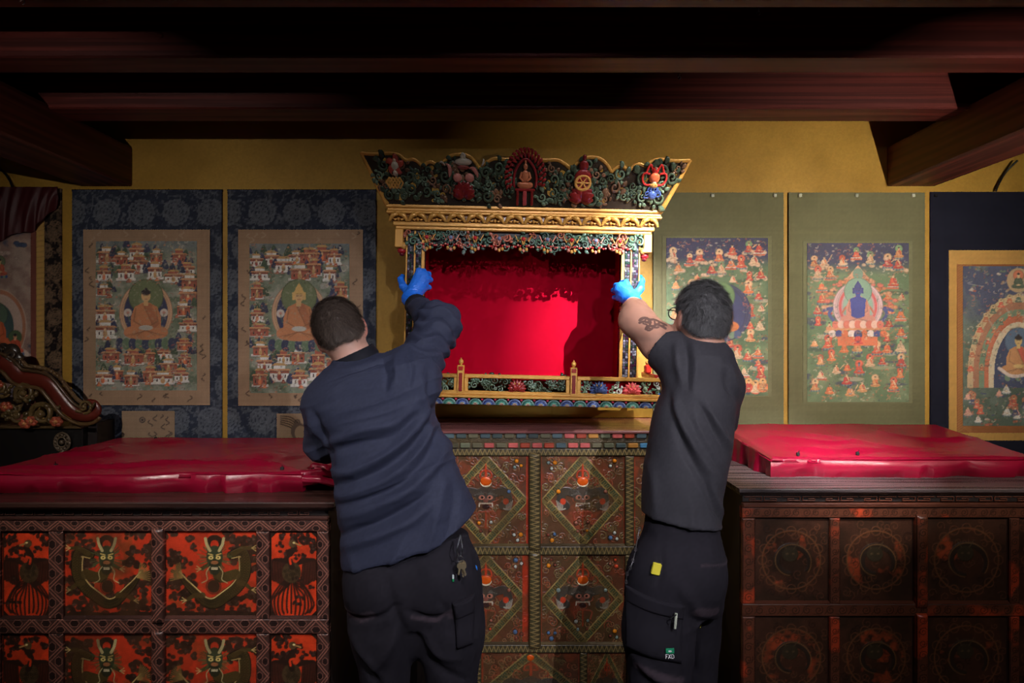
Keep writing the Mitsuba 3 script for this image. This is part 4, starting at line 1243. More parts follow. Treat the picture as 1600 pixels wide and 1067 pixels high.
# ================================================================ red satin covers
def cover(label, x0, x1, y0, y1, zb, hf, hb, seed, folds, tilt=0.0):
    """a soft slab under cloth: closed rounded box with wrinkles; hf, hb: its height at the front and at the back"""
    nx, ny, nz = 190, 110, 16
    def side(u, v):
        return u, v
    # one sheet over the slab: front skirt, top, back skirt (v) by left skirt, top, right skirt (u)
    k = 14
    us = np.concatenate([np.full(k, 0.0), np.linspace(0, 1, nx), np.full(k, 1.0)]); uz = np.concatenate([np.linspace(0, 1, k, endpoint=False), np.ones(nx), np.linspace(1, 0, k + 1)[1:]])
    vs = np.concatenate([np.full(k, 0.0), np.linspace(0, 1, ny), np.full(k, 1.0)]); vz = np.concatenate([np.linspace(0, 1, k, endpoint=False), np.ones(ny), np.linspace(1, 0, k + 1)[1:]])
    U, V = np.meshgrid(us, vs); W = np.minimum(*np.meshgrid(uz, vz))
    Hh = hf + (hb - hf) * V
    x, y, z = x0 + (x1 - x0) * U, y0 + (y1 - y0) * V, zb + Hh * W
    x = x + tilt * V
    p = np.stack([x, y, z], -1)
    r = 0.018                                           # rounded edges
    edge = np.minimum(np.minimum(U * (x1 - x0), (1 - U) * (x1 - x0)), np.minimum(V * (y1 - y0), (1 - V) * (y1 - y0)))
    z = z - r * (1 - np.clip(edge / r, 0, 1)) ** 2 * (W > .99)
    n = meshkit.fbm(np.stack([x * 3.2, y * 4.0, z * 3.0], -1), 3, seed)
    n2 = meshkit.noise(np.stack([x * 13, y * 8, z * 6], -1), seed + 1)
    rid = 1 - abs(2 * meshkit.fbm(np.stack([x * 2.0 + y * 1.3, y * 4.2 - x * .6, z * 0], -1), 2, seed + 2) - 1)
    z = z + (W > .99) * (np.clip(edge / .12, .25, 1)) * ((n - .5) * .022 + .024 * (rid ** 7 - .2) + (n2 - .5) * .006)
    skirt = np.clip(1 - W, 0, 1)
    q_ = meshkit.noise(np.stack([x * 7.0, y * 0, z * 4.0], -1), seed + 7); q2 = meshkit.noise(np.stack([x * 19.0, y * 0 + 3, z * 9.0], -1), seed + 8)
    wav = .045 * (q_ - .5) + .05 * np.clip(q2 - .55, 0, 1) + .010 * (n - .5)
    y = np.where((V == 0) & (W < 1), y + wav * (.35 + skirt) - .012 * np.sin(skirt * math.pi), y)
    wav2 = .010 * np.sin(y * 33 + seed) + .006 * np.sin(y * 75)
    x = np.where((U == 0) & (W < 1), x + wav2 * skirt, np.where((U == 1) & (W < 1), x + wav2 * skirt, x))
    for fx, fy, dx, dy, A, sg in folds:                  # long creases: a line from (fx, fy) with a height A and a width sg
        d, t = polydist(x, y, [(fx, fy), (fx + dx * .5 + dy * .12, fy + dy * .5 - dx * .06), (fx + dx, fy + dy)])
        z = z + A * np.exp(-(d / sg) ** 2) * np.sin(np.clip(t, 0, 1) * math.pi) ** .7 * (W > .9)
    v = np.stack([x, y, z], -1).reshape(-1, 3)
    H_, W_ = U.shape
    i, j = np.meshgrid(np.arange(H_ - 1), np.arange(W_ - 1), indexing='ij'); q = (i * W_ + j).ravel()
    f = np.vstack([np.stack([q, q + 1, q + W_ + 1], -1), np.stack([q, q + W_ + 1, q + W_], -1)])
    return put('cloth_cover', (v, f), 'm_satin', None, True, label=label, cat='cloth')


cover('dark red satin cover lying on the left chest with the dragon panels', -1.84, -.715, 2.40, 3.28, 1.1135, .070, .070, 5,
      [(-1.6, 2.55, .8, .5, .006, .03), (-1.2, 2.9, .45, .25, .007, .02), (-1.35, 2.62, .6, .06, -.005, .03), (-1.0, 2.5, .25, .5, .005, .02), (-1.7, 2.42, .5, .02, -.010, .05)])
cover('bright red satin cover lying on the right brown chest behind the man in the T-shirt', .99, 2.02, 2.69, 3.30, 1.1105, .074, .135, 11,
      [(1.05, 2.86, .5, -.02, .012, .03), (1.12, 2.78, .5, .05, -.014, .04), (1.35, 2.95, .5, -.15, .009, .025), (1.0, 3.0, .35, -.25, .008, .03), (1.5, 2.75, .5, .2, .006, .02)], tilt=-.03)


def bunch():
    """the gathered end of the left cover, hanging onto the board"""
    F = Field([-.80, 2.34, 1.10], [-.56, 2.76, 1.24], .0045)
    rng = np.random.default_rng(4)
    for i in range(24):
        a = np.array([-.735 + rng.uniform(0, .02), 2.40 + i * .0135, 1.17 + rng.uniform(-.03, .012)])
        b = np.array([-.610 + rng.uniform(-.04, .02), 2.40 + i * .0125 + rng.normal(0, .016), 1.124 + rng.uniform(0, .025)])
        F.chain([a, (a + b) / 2 + [0, 0, rng.uniform(0, .02)], b], [.014, .012, .008], .005)
    F.cut((0, 0, 1.1145), (0, 0, -1))
    return F.mesh(1)


put('gathered_end', bunch(), 'm_satin', 'cloth_cover', True)
for px, py, par in ((208, 680, 0), (232, 691, 0), (80, 722, 0), (436, 731, 0), (441, 733, 0), (1247, 707, 1), (1255, 709, 1), (1340, 704, 1), (1200, 662, 1)):
    pass


def clip(label, x, y, z):
    k = put('binder_clip', cat_([rbox(x - .006, x + .006, y - .005, y + .005, z, z + .014, .002), tube([(x, y, z + .012), (x + .003, y - .008, z + .022)], .0012, 6)]), 'm_black', None, False, label=label, cat='clip', group=None)


clip('small black clip near the right front corner of the dark left cover', -.80, 2.45, 1.180)
clip('small black clip near the left front corner of the dark left cover', -1.62, 2.50, 1.182)
clip('small black clip at the back edge of the dark left cover', -1.62, 3.2, 1.182)
clip('small black clip on the bright highlight in the middle of the right cover', 1.335, 2.72, 1.190)
clip('small black clip near the left front corner of the bright right cover', 1.105, 2.72, 1.188)

# ================================================================ the carved altar frame that the men hold (units: photo pixels at its front)
AD = 2.88
AK = AD / FOC
TILT = 1.3
A0 = np.array([(812 - 800) * AK, AD, CAMZ + (533 - 628) * AK])
MA = trimesh.transformations.rotation_matrix(math.radians(TILT), [0, 1, 0])[:3, :3]
altar = thing('altar_frame', 'carved gilded altar frame with red lining held by the two men', 'altar frame')


def al(m):
    """altar coordinates (u right, y in metres, w up) to the world"""
    v = np.asarray(m[0], float).copy()
    v[:, 0] *= AK; v[:, 2] *= AK
    v = v @ MA.T + [A0[0], 0, A0[2]]
    return (v,) + tuple(m[1:])


def ap(name, m, mat_, parent=altar, smooth=False, **k):
    return put(name, al(m), mat_, parent, smooth, **k)


def ubox(u0, u1, y0, y1, w0, w1, b=.8):
    m = rbox(u0, u1, y0 / AK, y1 / AK, w0, w1, b)
    return (m[0] * [1, AK, 1], m[1])


def utube(pts, r, sides=8, flat=None):
    p = np.asarray(pts, float).copy(); p[:, 1] /= AK
    m = tube(p, r, sides, flat)
    return (m[0] * [1, AK, 1], m[1])


def uball(u, y, w, r, sub=2, rot=None):
    m = ball((u, y / AK, w), r, sub, rot)
    return (m[0] * [1, AK, 1], m[1])


def rotw(a):
    c_, s_ = math.cos(a), math.sin(a)
    return np.array([[c_, 0, -s_], [0, 1, 0], [s_, 0, c_]])


def leaf(u, y, w, L, a, cc, wd=.62):
    """a curling acanthus leaf: a fat tapered tube bending over"""
    t = np.linspace(0, 1, 9)
    bend = a + 1.5 * t ** 2
    p = np.stack([u + np.cumsum(np.cos(bend)) * L / 9, np.full(9, y) - .010 * np.sin(t * math.pi) - .004 * t, w + np.cumsum(np.sin(bend)) * L / 9], -1)
    return col(utube(p, np.maximum(.25, L * wd * .5 * np.sin(np.clip(t * .85 + .12, 0, 1) * math.pi)), 6, (1, .55)), cc)


def volute(u, y, w, r, a0, sense, cc, th=.2, turns=1.4):
    p = spiral((u, w), r, turns, a0, 16, sense, y, .012)
    return col(utube(p, r * th * np.linspace(.7, 1.5, 16), 6), cc)


def foliage(rng, inside, area, n, y, rr, cols, leaves=3):
    out, pts = [], []
    u0, u1, w0, w1 = area
    for _ in range(n * 12):
        if len(pts) >= n:
            break
        u, w, r = rng.uniform(u0, u1), rng.uniform(w0, w1), rng.uniform(*rr)
        if inside(u, w, r) and all(math.hypot(u - a, w - b) > .72 * (r + q) for a, b, q in pts):
            pts.append((u, w, r))
            cc = cols[rng.integers(len(cols))] * rng.uniform(.7, 1.25)
            s = rng.choice([-1, 1]); a = rng.uniform(0, 6.28)
            out.append(volute(u, y - rng.uniform(0, .006), w, r * .8, a, s, cc))
            for _ in range(leaves):
                b = rng.uniform(0, 6.28)
                out.append(leaf(u + r * .7 * math.cos(b), y + .004, w + r * .7 * math.sin(b), r * rng.uniform(.8, 1.3), b + rng.uniform(-.4, .8), cc * rng.uniform(.6, 1.2)))
    return out


CG, CB, CR, CP, CO, CI = S(62, 74, 56), S(62, 80, 130), S(136, 38, 36), S(190, 122, 106), S(190, 138, 70), S(178, 166, 142)
rng = np.random.default_rng(12)
half = [(-242, 367), (-222, 366), (-200, 367.5), (-188, 366), (-180, 361), (-176, 359), (-168, 361), (-160, 358), (-152.5, 352), (-146, 357), (-138, 357.5), (-131, 353), (-128, 351), (-120, 360), (-108, 367), (-92, 368), (-80, 364), (-72, 356), (-68, 352), (-60, 358), (-46, 364), (-30, 363), (-16, 365), (-7, 370), (0, 374)]
prof = smooth_path(half, 3)
prof = np.vstack([prof, (prof[:-1] * [-1, 1])[::-1]])
LEAN = .13                                           # the crest leans forward
yc = lambda w: AD - .035 - LEAN * np.clip((w - 300) / 70, 0, 1.2)
crest = Polygon(np.vstack([prof, [(211, 302), (-211, 302)]])).buffer(0)
inner = crest.buffer(-3)
holes = [Point(rng.uniform(-225, 225), rng.uniform(308, 364)).buffer(rng.uniform(2.5, 6)) for _ in range(150)]
hs = []
for h_ in sorted(holes, key=lambda g: -g.area):
    if inner.contains(h_) and all(h_.distance(g) > 2.0 for g in hs) and all(abs(h_.centroid.x - e) > 26 for e in (0, -92, 84)):
        hs.append(h_)
plate = crest.difference(unary_union(hs))


def lean(m):
    v = np.asarray(m[0]).copy()
    v[:, 1] += yc(v[:, 2]) - AD
    return (v,) + tuple(m[1:])


m = extrude(plate, AD - .006, AD + .008)
cb = ap('crest_board', lean(m), 'm_carved', color=np.tile(S(44, 36, 28), (len(m[0]), 1)))
rimp = np.stack([prof[:, 0], np.full(len(prof), AD - .006), prof[:, 1]], -1)
ap('crest_rim', lean(utube(rimp, 2.6, 8)), 'm_gold', altar, True, label='gilded wavy rim')
for q in (-1, 1):
    ap('crest_side', lean(utube([(q * 243, AD - .004, 368), (q * 227, AD - .004, 334), (q * 211, AD - .004, 301)], [2.2, 3.4, 4.2], 8)), 'm_gold', altar, True)
ins = lambda u, w, r: inner.buffer(-r * .7).contains(Point(u, w)) and abs(u) > 20
fol = foliage(rng, ins, (-232, 232, 304, 366), 120, AD - .010, (6.5, 12), [CG, CG, CG * .8, CG, S(110, 80, 58), S(90, 106, 84)], 5)
m = lean(cat_(fol))
ap('foliage_carving', m, 'm_carved', altar, True, kind='stuff', label='dark green carved scrolling foliage')


def petals(u, w, r, y, n, cc, a0, a1, wd=.30, tip=None):
    out = []
    for i in range(n):
        a = a0 + (a1 - a0) * i / (n - 1)
        L = r * (.75 + .25 * math.sin(math.pi * i / (n - 1)))
        t = np.linspace(0, 1, 7)
        p = np.stack([u + L * t * math.cos(a), y - .010 * np.sin(t * 2.2) - .003 * (i % 2), w + L * t * math.sin(a) - .12 * r * t ** 2], -1)
        out.append(col(utube(p, np.maximum(.2, r * wd * np.sin(np.clip(t * .8 + .15, 0, 1) * math.pi)), 6, (1, .5)), cc * (1.0 if i % 2 else .75)))
    return out


def emblem(u, kind):
    y = AD - .018
    o = []
    if kind == 'vase':
        o += [col(uball(u + 2, y - .008, 350, (6, 7, 6)), CI), col(uball(u + 2, y - .008, 341, (4, 6, 4)), CI), col(uball(u + 2, y - .008, 357, (3.4, 5, 3)), S(190, 160, 130))]
        for i in range(4):
            for s_ in (-1, 1):
                o.append(col(utube([(u - 8 + i * 5, y, 322), (u - 8 + i * 5 + s_ * 5, y - .006, 329), (u - 8 + i * 5, y - .004, 336)], 1.5, 6), CO * .9))
        for i in range(5):
            o.append(leaf(u + 2, y, 352, 15, i * 1.25, S(150, 62, 48)))
    if kind == 'parasol':
        o += [col(uball(u, y - .008, 357, (13, 6, 5)), CI * .85), col(uball(u, y - .010, 363, (4.5, 4, 6)), CI * .8), col(uball(u, y - .010, 350, (9, 5, 3)), S(120, 60, 50))]
        for s_ in (-1, 1):
            o += [col(uball(u + s_ * 9, y - .010, 337, (7, 6, 6)), CP * .9), leaf(u + s_ * 22, y, 336, 22, math.pi / 2 + s_ * .3, CP * .8, .3), leaf(u + s_ * 26, y, 352, 12, math.pi / 2 - s_ * .8, CI * .8, .3)]
        o += petals(u, 314, 22, y, 9, CR * .7, .15, math.pi - .15)
    if kind == 'banner':
        o += [col(uball(u, y - .006, 340, (13, 6, 12)), CR * .7), col(uball(u, y - .006, 356, (7, 5, 7)), CR * .6), col(uball(u, y - .008, 366, (3, 4, 4)), CR * .5)]
        t = np.linspace(0, 2 * math.pi, 25)
        o += [col(utube(np.stack([u + 11 * np.cos(t), np.full(25, y - .018), 333 + 9 * np.sin(t)], -1), 2.2, 6), CO)]
        for i in range(6):
            o.append(col(utube([(u, y - .018, 333), (u + 10 * math.cos(i * math.pi / 3), y - .018, 333 + 8 * math.sin(i * math.pi / 3))], 1.4, 6), CO))
        o += petals(u, 312, 24, y, 9, CR * .75, .1, math.pi - .1)
    if kind == 'urn':
        RB = S(190, 48, 42)
        o += [col(uball(u, y - .010, 342, (8, 8, 7)), S(214, 104, 64)), col(uball(u, y - .010, 351, (5, 6, 5)), RB), col(uball(u, y - .012, 353, (2.2, 6.5, 3)), CI), col(uball(u, y - .010, 332, (6.5, 6, 3.5)), CO), col(uball(u, y - .01, 336, (4, 5, 3)), CI)]
        for s_ in (-1, 1):
            t = np.linspace(0, 1, 14)
            o.append(col(utube(np.stack([u + s_ * (7 + 11 * np.sin(t * 3.4)), np.full(14, y - .008), 347 - 12 * t + 4 * np.sin(t * 6)], -1), 1.6, 6), RB))
            o.append(col(utube(np.stack([u + s_ * (4 + 9 * t), np.full(14, y - .008), 352 + 7 * np.sin(t * 3.6)], -1), 1.6, 6), RB))
            o += [volute(u + s_ * 8, y - .006, 321, 5.5, 0, s_, CB), volute(u + s_ * 4, y - .008, 327, 4, 2, -s_, CB * 1.2)]
        o.append(col(uball(u, y - .006, 320, (7, 6, 6)), CB))
    return lean(cat_(o))


ap('carved_emblem', emblem(-195, 'vase'), 'm_carved', altar, True, label='carved pale vase with golden knot')
ap('carved_emblem', emblem(-92, 'parasol'), 'm_carved', altar, True, label='carved pale parasol over pink fruit and red lotus')
ap('carved_emblem', emblem(86, 'banner'), 'm_carved', altar, True, label='carved dark red banner with golden wheel')
ap('carved_emblem', emblem(192, 'urn'), 'm_carved', altar, True, label='carved red and blue treasure vase')
# the flaming arch with a seated figure in the middle
arch = []
for ring_, (r1, r2, n_) in enumerate(((19, 28, 17), (24, 34, 21))):
    for i in range(n_):
        a = -.35 + (math.pi + .7) * i / (n_ - 1)
        arch.append(leaf(r1 * math.cos(a), AD - .014 - .004 * ring_, 340 + r1 * 1.25 * math.sin(a), 9, a + .2, CR * (.75 + .2 * (i % 2)), .5))
th = np.linspace(-.4, math.pi + .4, 30)
arch.append(col(utube(np.stack([17 * np.cos(th), np.full(30, AD - .02), 336 + 24 * np.sin(th) ** 1 * (1 + .12 * np.sin(th) ** 8)], -1), 2.0, 6), S(120, 34, 34)))
fa = ap('flaming_arch', lean(cat_(arch)), 'm_carved', altar, True, label='dark red flaming arch')
fig = [uball(0, AD - .024, 353, (3.4, 4, 4.2)), uball(0, AD - .022, 341, (5.5, 4.5, 8)), uball(0, AD - .022, 329, (12, 6, 4.5)), uball(-7, AD - .024, 330, (5, 5, 3.5)), uball(7, AD - .024, 330, (5, 5, 3.5)), uball(0, AD - .022, 359, (1.6, 2, 3))]
for s_ in (-1, 1):
    fig.append(utube([(s_ * 5, AD - .022, 346), (s_ * 8, AD - .026, 339), (s_ * 3, AD - .03, 334)], [2, 1.8, 1.5], 6))
ap('seated_figure', lean(cat_([col(x, S(176, 104, 70)) for x in fig])), 'm_carved', fa, True)
th = np.linspace(0, 2 * math.pi, 9)
ap('throne', lean(cat_([col(ubox(-15, 15, AD - .028, AD - .01, 322, 325), CR * .8), col(ubox(-13, -9, AD - .026, AD - .01, 303, 322), CR * .6), col(ubox(9, 13, AD - .026, AD - .01, 303, 322), CR * .6), col(ubox(-3, 3, AD - .026, AD - .01, 303, 322), S(150, 60, 60))])), 'm_carved', fa)

# cornice: moulding, lotus petals, lower moulding, end blocks
ap('cornice', cat_([ubox(-214, 214, AD - .045, AD + .05, 297, 303, 1.5), ubox(-212, 212, AD - .035, AD + .05, 292, 298, 1.5), ubox(-213, 213, AD - .042, AD + .05, 288.5, 292.5, 1.2)]), 'm_gold', altar, label='gilded cornice')
ap('cornice_back', ubox(-205, 205, AD - .018, AD + .05, 276, 289), 'm_carved', altar, color=np.tile(S(140, 92, 36), (24, 1)))


def lotus_petal(u):
    o = []
    for s_ in (-1, 1):
        t = np.linspace(0, 1, 12)
        p = np.stack([u + s_ * (1.0 + 12.6 * t), AD - .034 - .006 * np.sin(t * math.pi), 287 - 1.5 * t - 9.5 * t ** 2.6 + 1.5 * np.sin(t * 3)], -1)
        o.append(utube(p, 3.6 * np.sin(np.clip(.25 + .62 * t, 0, 1) * math.pi) + .4, 7, (1, .8)))
        o.append(utube([(u + s_ * 9, AD - .03, 281), (u + s_ * 5, AD - .034, 279), (u + s_ * 2, AD - .03, 280.5)], [.8, 2.0, .6], 6))
    o.append(uball(u, AD - .032, 280, (2.4, 4, 3.2), 1))
    return cat_(o)


for i in range(14):
    ap('lotus_petal', lotus_petal(-193.7 + i * 29.8), 'm_gold', altar, True)
ap('moulding', cat_([ubox(-203, 203, AD - .03, AD + .05, 270, 277, 1.5), ubox(-199, 199, AD - .022, AD + .05, 265, 271, 1.5)]), 'm_gold', altar)
for q in (-1, 1):
    a, b = sorted((q * 186.5, q * 200))
    ap('end_block', ubox(a, b, AD - .02, AD + .05, 237, 266, 1.2), 'm_gold', altar, label='gilded end block')
    ap('drop', cat_([col(uball(q * 190, AD + .01, 233, (7, 7, 5)), S(150, 30, 36)), col(uball(q * 186, AD - .004, 240, (5, 6, 6)), CO * .9), col(uball(q * 189, AD, 227, (4, 5, 3)), S(90, 20, 26))]), 'm_carved', altar, True, label='dark red carved drop')
# the carved valance under the cornice
vr = np.random.default_rng(31)
low = lambda u: 240 - 4 * abs(math.sin(u / 19.0)) - 3 * math.sin(u / 7.0)
vins = lambda u, w, r: w - r * .9 > low(u) - 2
val = foliage(vr, vins, (-182, 182, 236, 262), 110, AD - .008, (6, 10), [S(76, 104, 84), S(70, 96, 80), S(96, 110, 104), S(60, 80, 70), S(150, 84, 64)], 4)
ap('valance', cat_(val), 'm_carved', altar, True, kind='stuff', label='carved green and pink foliage valance')
ap('valance_board', ubox(-186, 186, AD + .008, AD + .03, 246, 266), 'm_dark', altar)
for i in range(9):
    u = -150 + i * 37.5
    o = []
    for s_ in (-1, 1):
        o += [col(utube([(u, AD - .014, 246), (u + s_ * 4, AD - .022, 256), (u + s_ * 8, AD - .02, 250), (u + s_ * 13, AD - .016, 260)], [1.8, 1.6, 1.5, 1.0], 6), (CO, CP)[i % 2])]
        for j in range(4):
            o.append(col(uball(u + s_ * (5 + j * 3.4), AD - .018, 243 - j * .2 + 1.5 * math.sin(j * 2), (1.9, 1.9, 1.9), 1), (S(170, 40, 44), CP)[j % 2]))
    for s_, dw in ((-5, 0), (0, -2), (5, 0)):
        o.append(col(uball(u + s_, AD - .016, 238 + dw, (2.6, 3, 3.2), 1), (CO, CP, CO)[(i + s_) % 3]))
    o.append(col(uball(u, AD - .02, 254, (3.4, 4, 3.4), 1), (S(170, 40, 44), S(110, 120, 150))[i % 2]))
    ap('carved_garland', cat_(o), 'm_carved', altar, True)

# posts with mirror mosaic
for q in (-1, 1):
    a, b = sorted((q * 153.5, q * 183))
    po = ap('post', ubox(a, b, AD, AD + .045, 40, 266), 'm_dark', altar)
    strips = (153.5, 158.5), (167.5, 170.5), (180.5, 183)
    for s0, s1 in strips:
        x0, x1 = sorted((q * s0, q * s1))
        ap('gilt_strip', ubox(x0, x1, AD - .006, AD + .01, 41, 264, .6), 'm_gold', po)
    til, tr = [], np.random.default_rng(50 + q)
    for (s0, s1) in ((158.8, 167.2), (170.8, 180.2)):
        n_ = 2 if s1 - s0 < 9 else 3
        for i in range(n_):
            for j in range(52):
                if tr.random() < .06:
                    continue
                x0 = s0 + (s1 - s0) * i / n_ + .25; x1 = s0 + (s1 - s0) * (i + 1) / n_ - .25
                w0 = 43 + j * 4.2
                x0, x1 = sorted((q * x0, q * x1))
                cc = (S(70, 70, 82), S(52, 46, 60), S(110, 104, 128), S(70, 34, 60), S(34, 60, 52), S(150, 150, 165))[tr.integers(6)]
                m = ubox(x0, x1, AD - .003, AD + .004, w0, w0 + 3.7, .4)
                ax_ = tr.normal(0, .04, 2); v = m[0]; v[:, 1] += (v[:, 0] - (x0 + x1) / 2) * AK * ax_[0] + (v[:, 2] - w0 - 1.8) * AK * ax_[1]
                til.append(col((v, m[1]), cc))
    ap('mirror_mosaic', cat_(til), 'm_tile', po, kind='stuff', label='dark mosaic of small mirror tiles')
# lining
ap('back_lining', ubox(-168, 168, AD + .30, AD + .315, 34, 300), 'm_redback', altar, label='plain red cloth back')
for q in (-1, 1):
    a, b = sorted((q * 166, q * 160))
    ap('side_lining', ubox(a, b, AD + .04, AD + .305, 34, 266), 'm_redback', altar)
ap('floor_lining', ubox(-166, 166, AD + .0, AD + .305, 34, 39), 'm_redback', altar, label='red cloth shelf')
ap('roof_board', ubox(-190, 190, AD + .03, AD + .32, 266, 272), 'm_dark', altar)
# railing
ap('base_board', ubox(-214, 218, AD - .05, AD + .31, -1, 16), 'm_dark', altar)
ap('bottom_rail', cat_([ubox(-215, 219, AD - .066, AD + .02, 12, 17, 1), ubox(-217, 221, AD - .074, AD + .02, 7.5, 12, 1)]), 'm_gold', altar)
sections = ((-215, -96, CR), (-86, 76, S(150, 50, 56)), (87, 222, None))
for i, (u0, u1, cc) in enumerate(sections):
    fr = ap('railing_frame', cat_([ubox(u0, u1, AD - .058, AD - .03, 37.5, 43.5, 1), ubox(u0, u0 + 6, AD - .056, AD - .03, 16, 38, .8), ubox(u1 - 6, u1, AD - .056, AD - .03, 16, 38, .8), ubox(u0, u1, AD - .058, AD - .03, 15.5, 18, .6)]), 'm_gold', altar)
    gr = np.random.default_rng(60 + i)
    a, b = u0 + 7, u1 - 7
    lot_ = ([(a + (b - a) * .5, CR * .9)] if i == 1 else [(a + (b - a) * .22, CB), (a + (b - a) * .64, S(220, 84, 84))] if i == 2 else [(a + (b - a) * .5, CG)])
    f_ins = lambda u, w, r: all(abs(u - l) > 17 or w > 36 for l, _ in lot_)
    fo = foliage(gr, f_ins, (a, b, 20, 36), 40, AD - .04, (5.0, 8.0), [CG, S(84, 104, 84), CG * .8, S(110, 128, 110)] if i < 2 else [S(110, 132, 100), S(140, 152, 130), S(90, 116, 96), S(196, 196, 186)], 5)
    ap('leaf_carving', cat_(fo), 'm_carved', fr, True, kind='stuff', label='carved green scrolling leaves')
    for l, c_ in lot_:
        o = petals(l, 21, 18, AD - .046, 11, c_, -.05, math.pi + .05, .22) + petals(l, 20, 12, AD - .054, 5, c_ * 1.15, .5, math.pi - .5, .26)
        o += [col(uball(l, AD - .052, 30, (7, 4, 4)), CO), col(uball(l, AD - .056, 22, (6, 4, 3)), c_)]
        ap('lotus_flower', cat_(o), 'm_carved', fr, True, label='carved lotus flower')
    if i == 2:
        ap('red_backing', ubox(u0, u1, AD - .026, AD - .02, 17, 38), 'm_redback', fr)
for u in (-91.5, 81.5):
    rp = ap('railing_post', cat_([ubox(u - 5.2, u + 5.2, AD - .068, AD - .03, 14, 57, .8)]), 'm_gold', altar, label='gilded railing post')
    ap('red_inlay', ubox(u - 2.6, u + 2.6, AD - .071, AD - .06, 17, 45, .5), 'm_carved', rp, color=np.tile(S(130, 40, 34), (24, 1)))
    ap('red_cap', ubox(u - 3.6, u + 3.6, AD - .071, AD - .035, 49, 55, .5), 'm_carved', rp, color=np.tile(S(160, 40, 30), (24, 1)))
    ap('finial', cat_([uball(u, AD - .05, 62, (3.8, 3.8, 4.2)), uball(u, AD - .05, 58, (2.2, 2.2, 1.6)), uball(u, AD - .05, 66.5, (1.2, 1.2, 2))]), 'm_gold', rp, True)
for i in range(22):                                    # lotus trim under the railing
    u = -208 + i * 20
    cc = (CB, S(64, 118, 104))[i % 2]
    th = np.linspace(0, math.pi, 11)
    o = [col(utube(np.stack([u + r_ * np.cos(th), np.full(11, AD - .064 - .003 * n_), -2.5 + r_ * .92 * np.sin(th)], -1), 1.25, 5), c_) for n_, (r_, c_) in enumerate(((9.2, cc * .8 + .1), (7.2, cc * .6), (5.0, cc * 1.5), (3.0, CI * .8)))]
    o += [col(uball(u, AD - .066, -1.5, (2.4, 3, 2.2), 1), CP), col(uball(u + 10, AD - .06, 5.5, (2.2, 3, 2.2), 1), S(200, 60, 80))]
    ap('trim_petal', cat_(o), 'm_carved', altar, True)
# the small red return railing at the right end
rr = ap('side_railing', ubox(206, 214, AD - .05, AD + .24, 40, 48), 'm_carved', altar, color=np.tile(S(150, 30, 26), (24, 1)), label='red side railing')
ap('finial', cat_([col(uball(206, AD + .10, 66, (4, 4, 4.4)), CO), col(ubox(201, 211, AD + .08, AD + .12, 48, 62, 2), S(170, 40, 30))]), 'm_carved', rr)
# gilded board standing behind on the chest
x0, x1 = -.36, .66
put('gilded_plinth', rbox(x0, x1, 3.31, 3.372, 1.271, 1.392, .003), 'm_goldsheet', None, False, label='low polished gold board standing on the middle chest under the altar frame', cat='plinth')

# ================================================================ the carved red crest of a throne, left
TD = 3.2
TK = TD / FOC
thr = thing('carved_throne', 'carved dark red and gold throne back on a black base behind the left cover', 'throne')
tx = lambda px, py, y=TD: np.array([(px - 800) * TK, y, CAMZ + (533 - py) * TK])
put('base_box', rbox(tx(-170, 0)[0], tx(127, 0)[0], TD + .01, TD + .2, .9, tx(0, 668)[2], .004), 'm_blackbox', thr, label='black lacquered base')
put('base_box', rbox(tx(127, 0)[0] - .01, tx(141, 0)[0], TD + .05, TD + .2, .9, tx(0, 661)[2], .004), 'm_dark', thr)
put('ledge', rbox(tx(-170, 0)[0], tx(128, 0)[0], TD - .01, TD + .2, tx(0, 669)[2], tx(0, 665)[2], .003), 'm_lacquer', thr, color=np.tile(S(84, 66, 40), (24, 1)))
band = smooth_path([(-80, 548), (-30, 556), (0, 562), (20, 572), (36, 588), (60, 592), (78, 598), (95, 618), (112, 638), (130, 648), (146, 648), (154, 640), (150, 630), (140, 628), (132, 634), (138, 641)], 6)
b3 = np.array([tx(a, b, TD - .01) for a, b in band])
put('red_band', col(tube(b3, np.interp(np.linspace(0, 1, len(b3)), [0, .5, .7, 1], [.040, .036, .022, .008]), 10, (1, .6)), S(92, 34, 24)), 'm_carved', thr, True, label='red swept band')
for off, r, c_ in ((13, .008, S(70, 52, 34)), (-12, .009, S(86, 64, 38))):
    d_ = np.gradient(band, axis=0); n_ = np.stack([d_[:, 1], -d_[:, 0]], -1); n_ /= np.linalg.norm(n_, axis=1, keepdims=True) + 1e-9
    e = (band + n_ * off)[:int(len(band) * .72)]
    put('beaded_edge', col(tube([tx(a, b, TD - .03) for a, b in e], r, 7), c_), 'm_carved', thr, True)
beads = []
d_ = np.gradient(band, axis=0); n_ = np.stack([d_[:, 1], -d_[:, 0]], -1); n_ /= np.linalg.norm(n_, axis=1, keepdims=True) + 1e-9
e = band + n_ * 19
for i in range(10, int(len(e) * .62), 1):
    beads.append(ball(tx(*e[i], TD - .015), (.010, .010, .010), 1))
put('bead_row', col(cat_(beads), S(96, 74, 48)), 'm_carved', thr, True, kind='stuff')
tr = np.random.default_rng(88)


def tvol(px, py, r, a0, s_, cc, th=.22):
    p = spiral((0, 0), r * TK, 1.6, a0, 22, s_)
    c0 = tx(px, py, TD - .02)
    p[:, 1] = -.02 * np.linspace(1, 0, 22)
    return col(tube(p + c0, r * TK * th * np.linspace(.6, 1.15, 22), 7), cc)


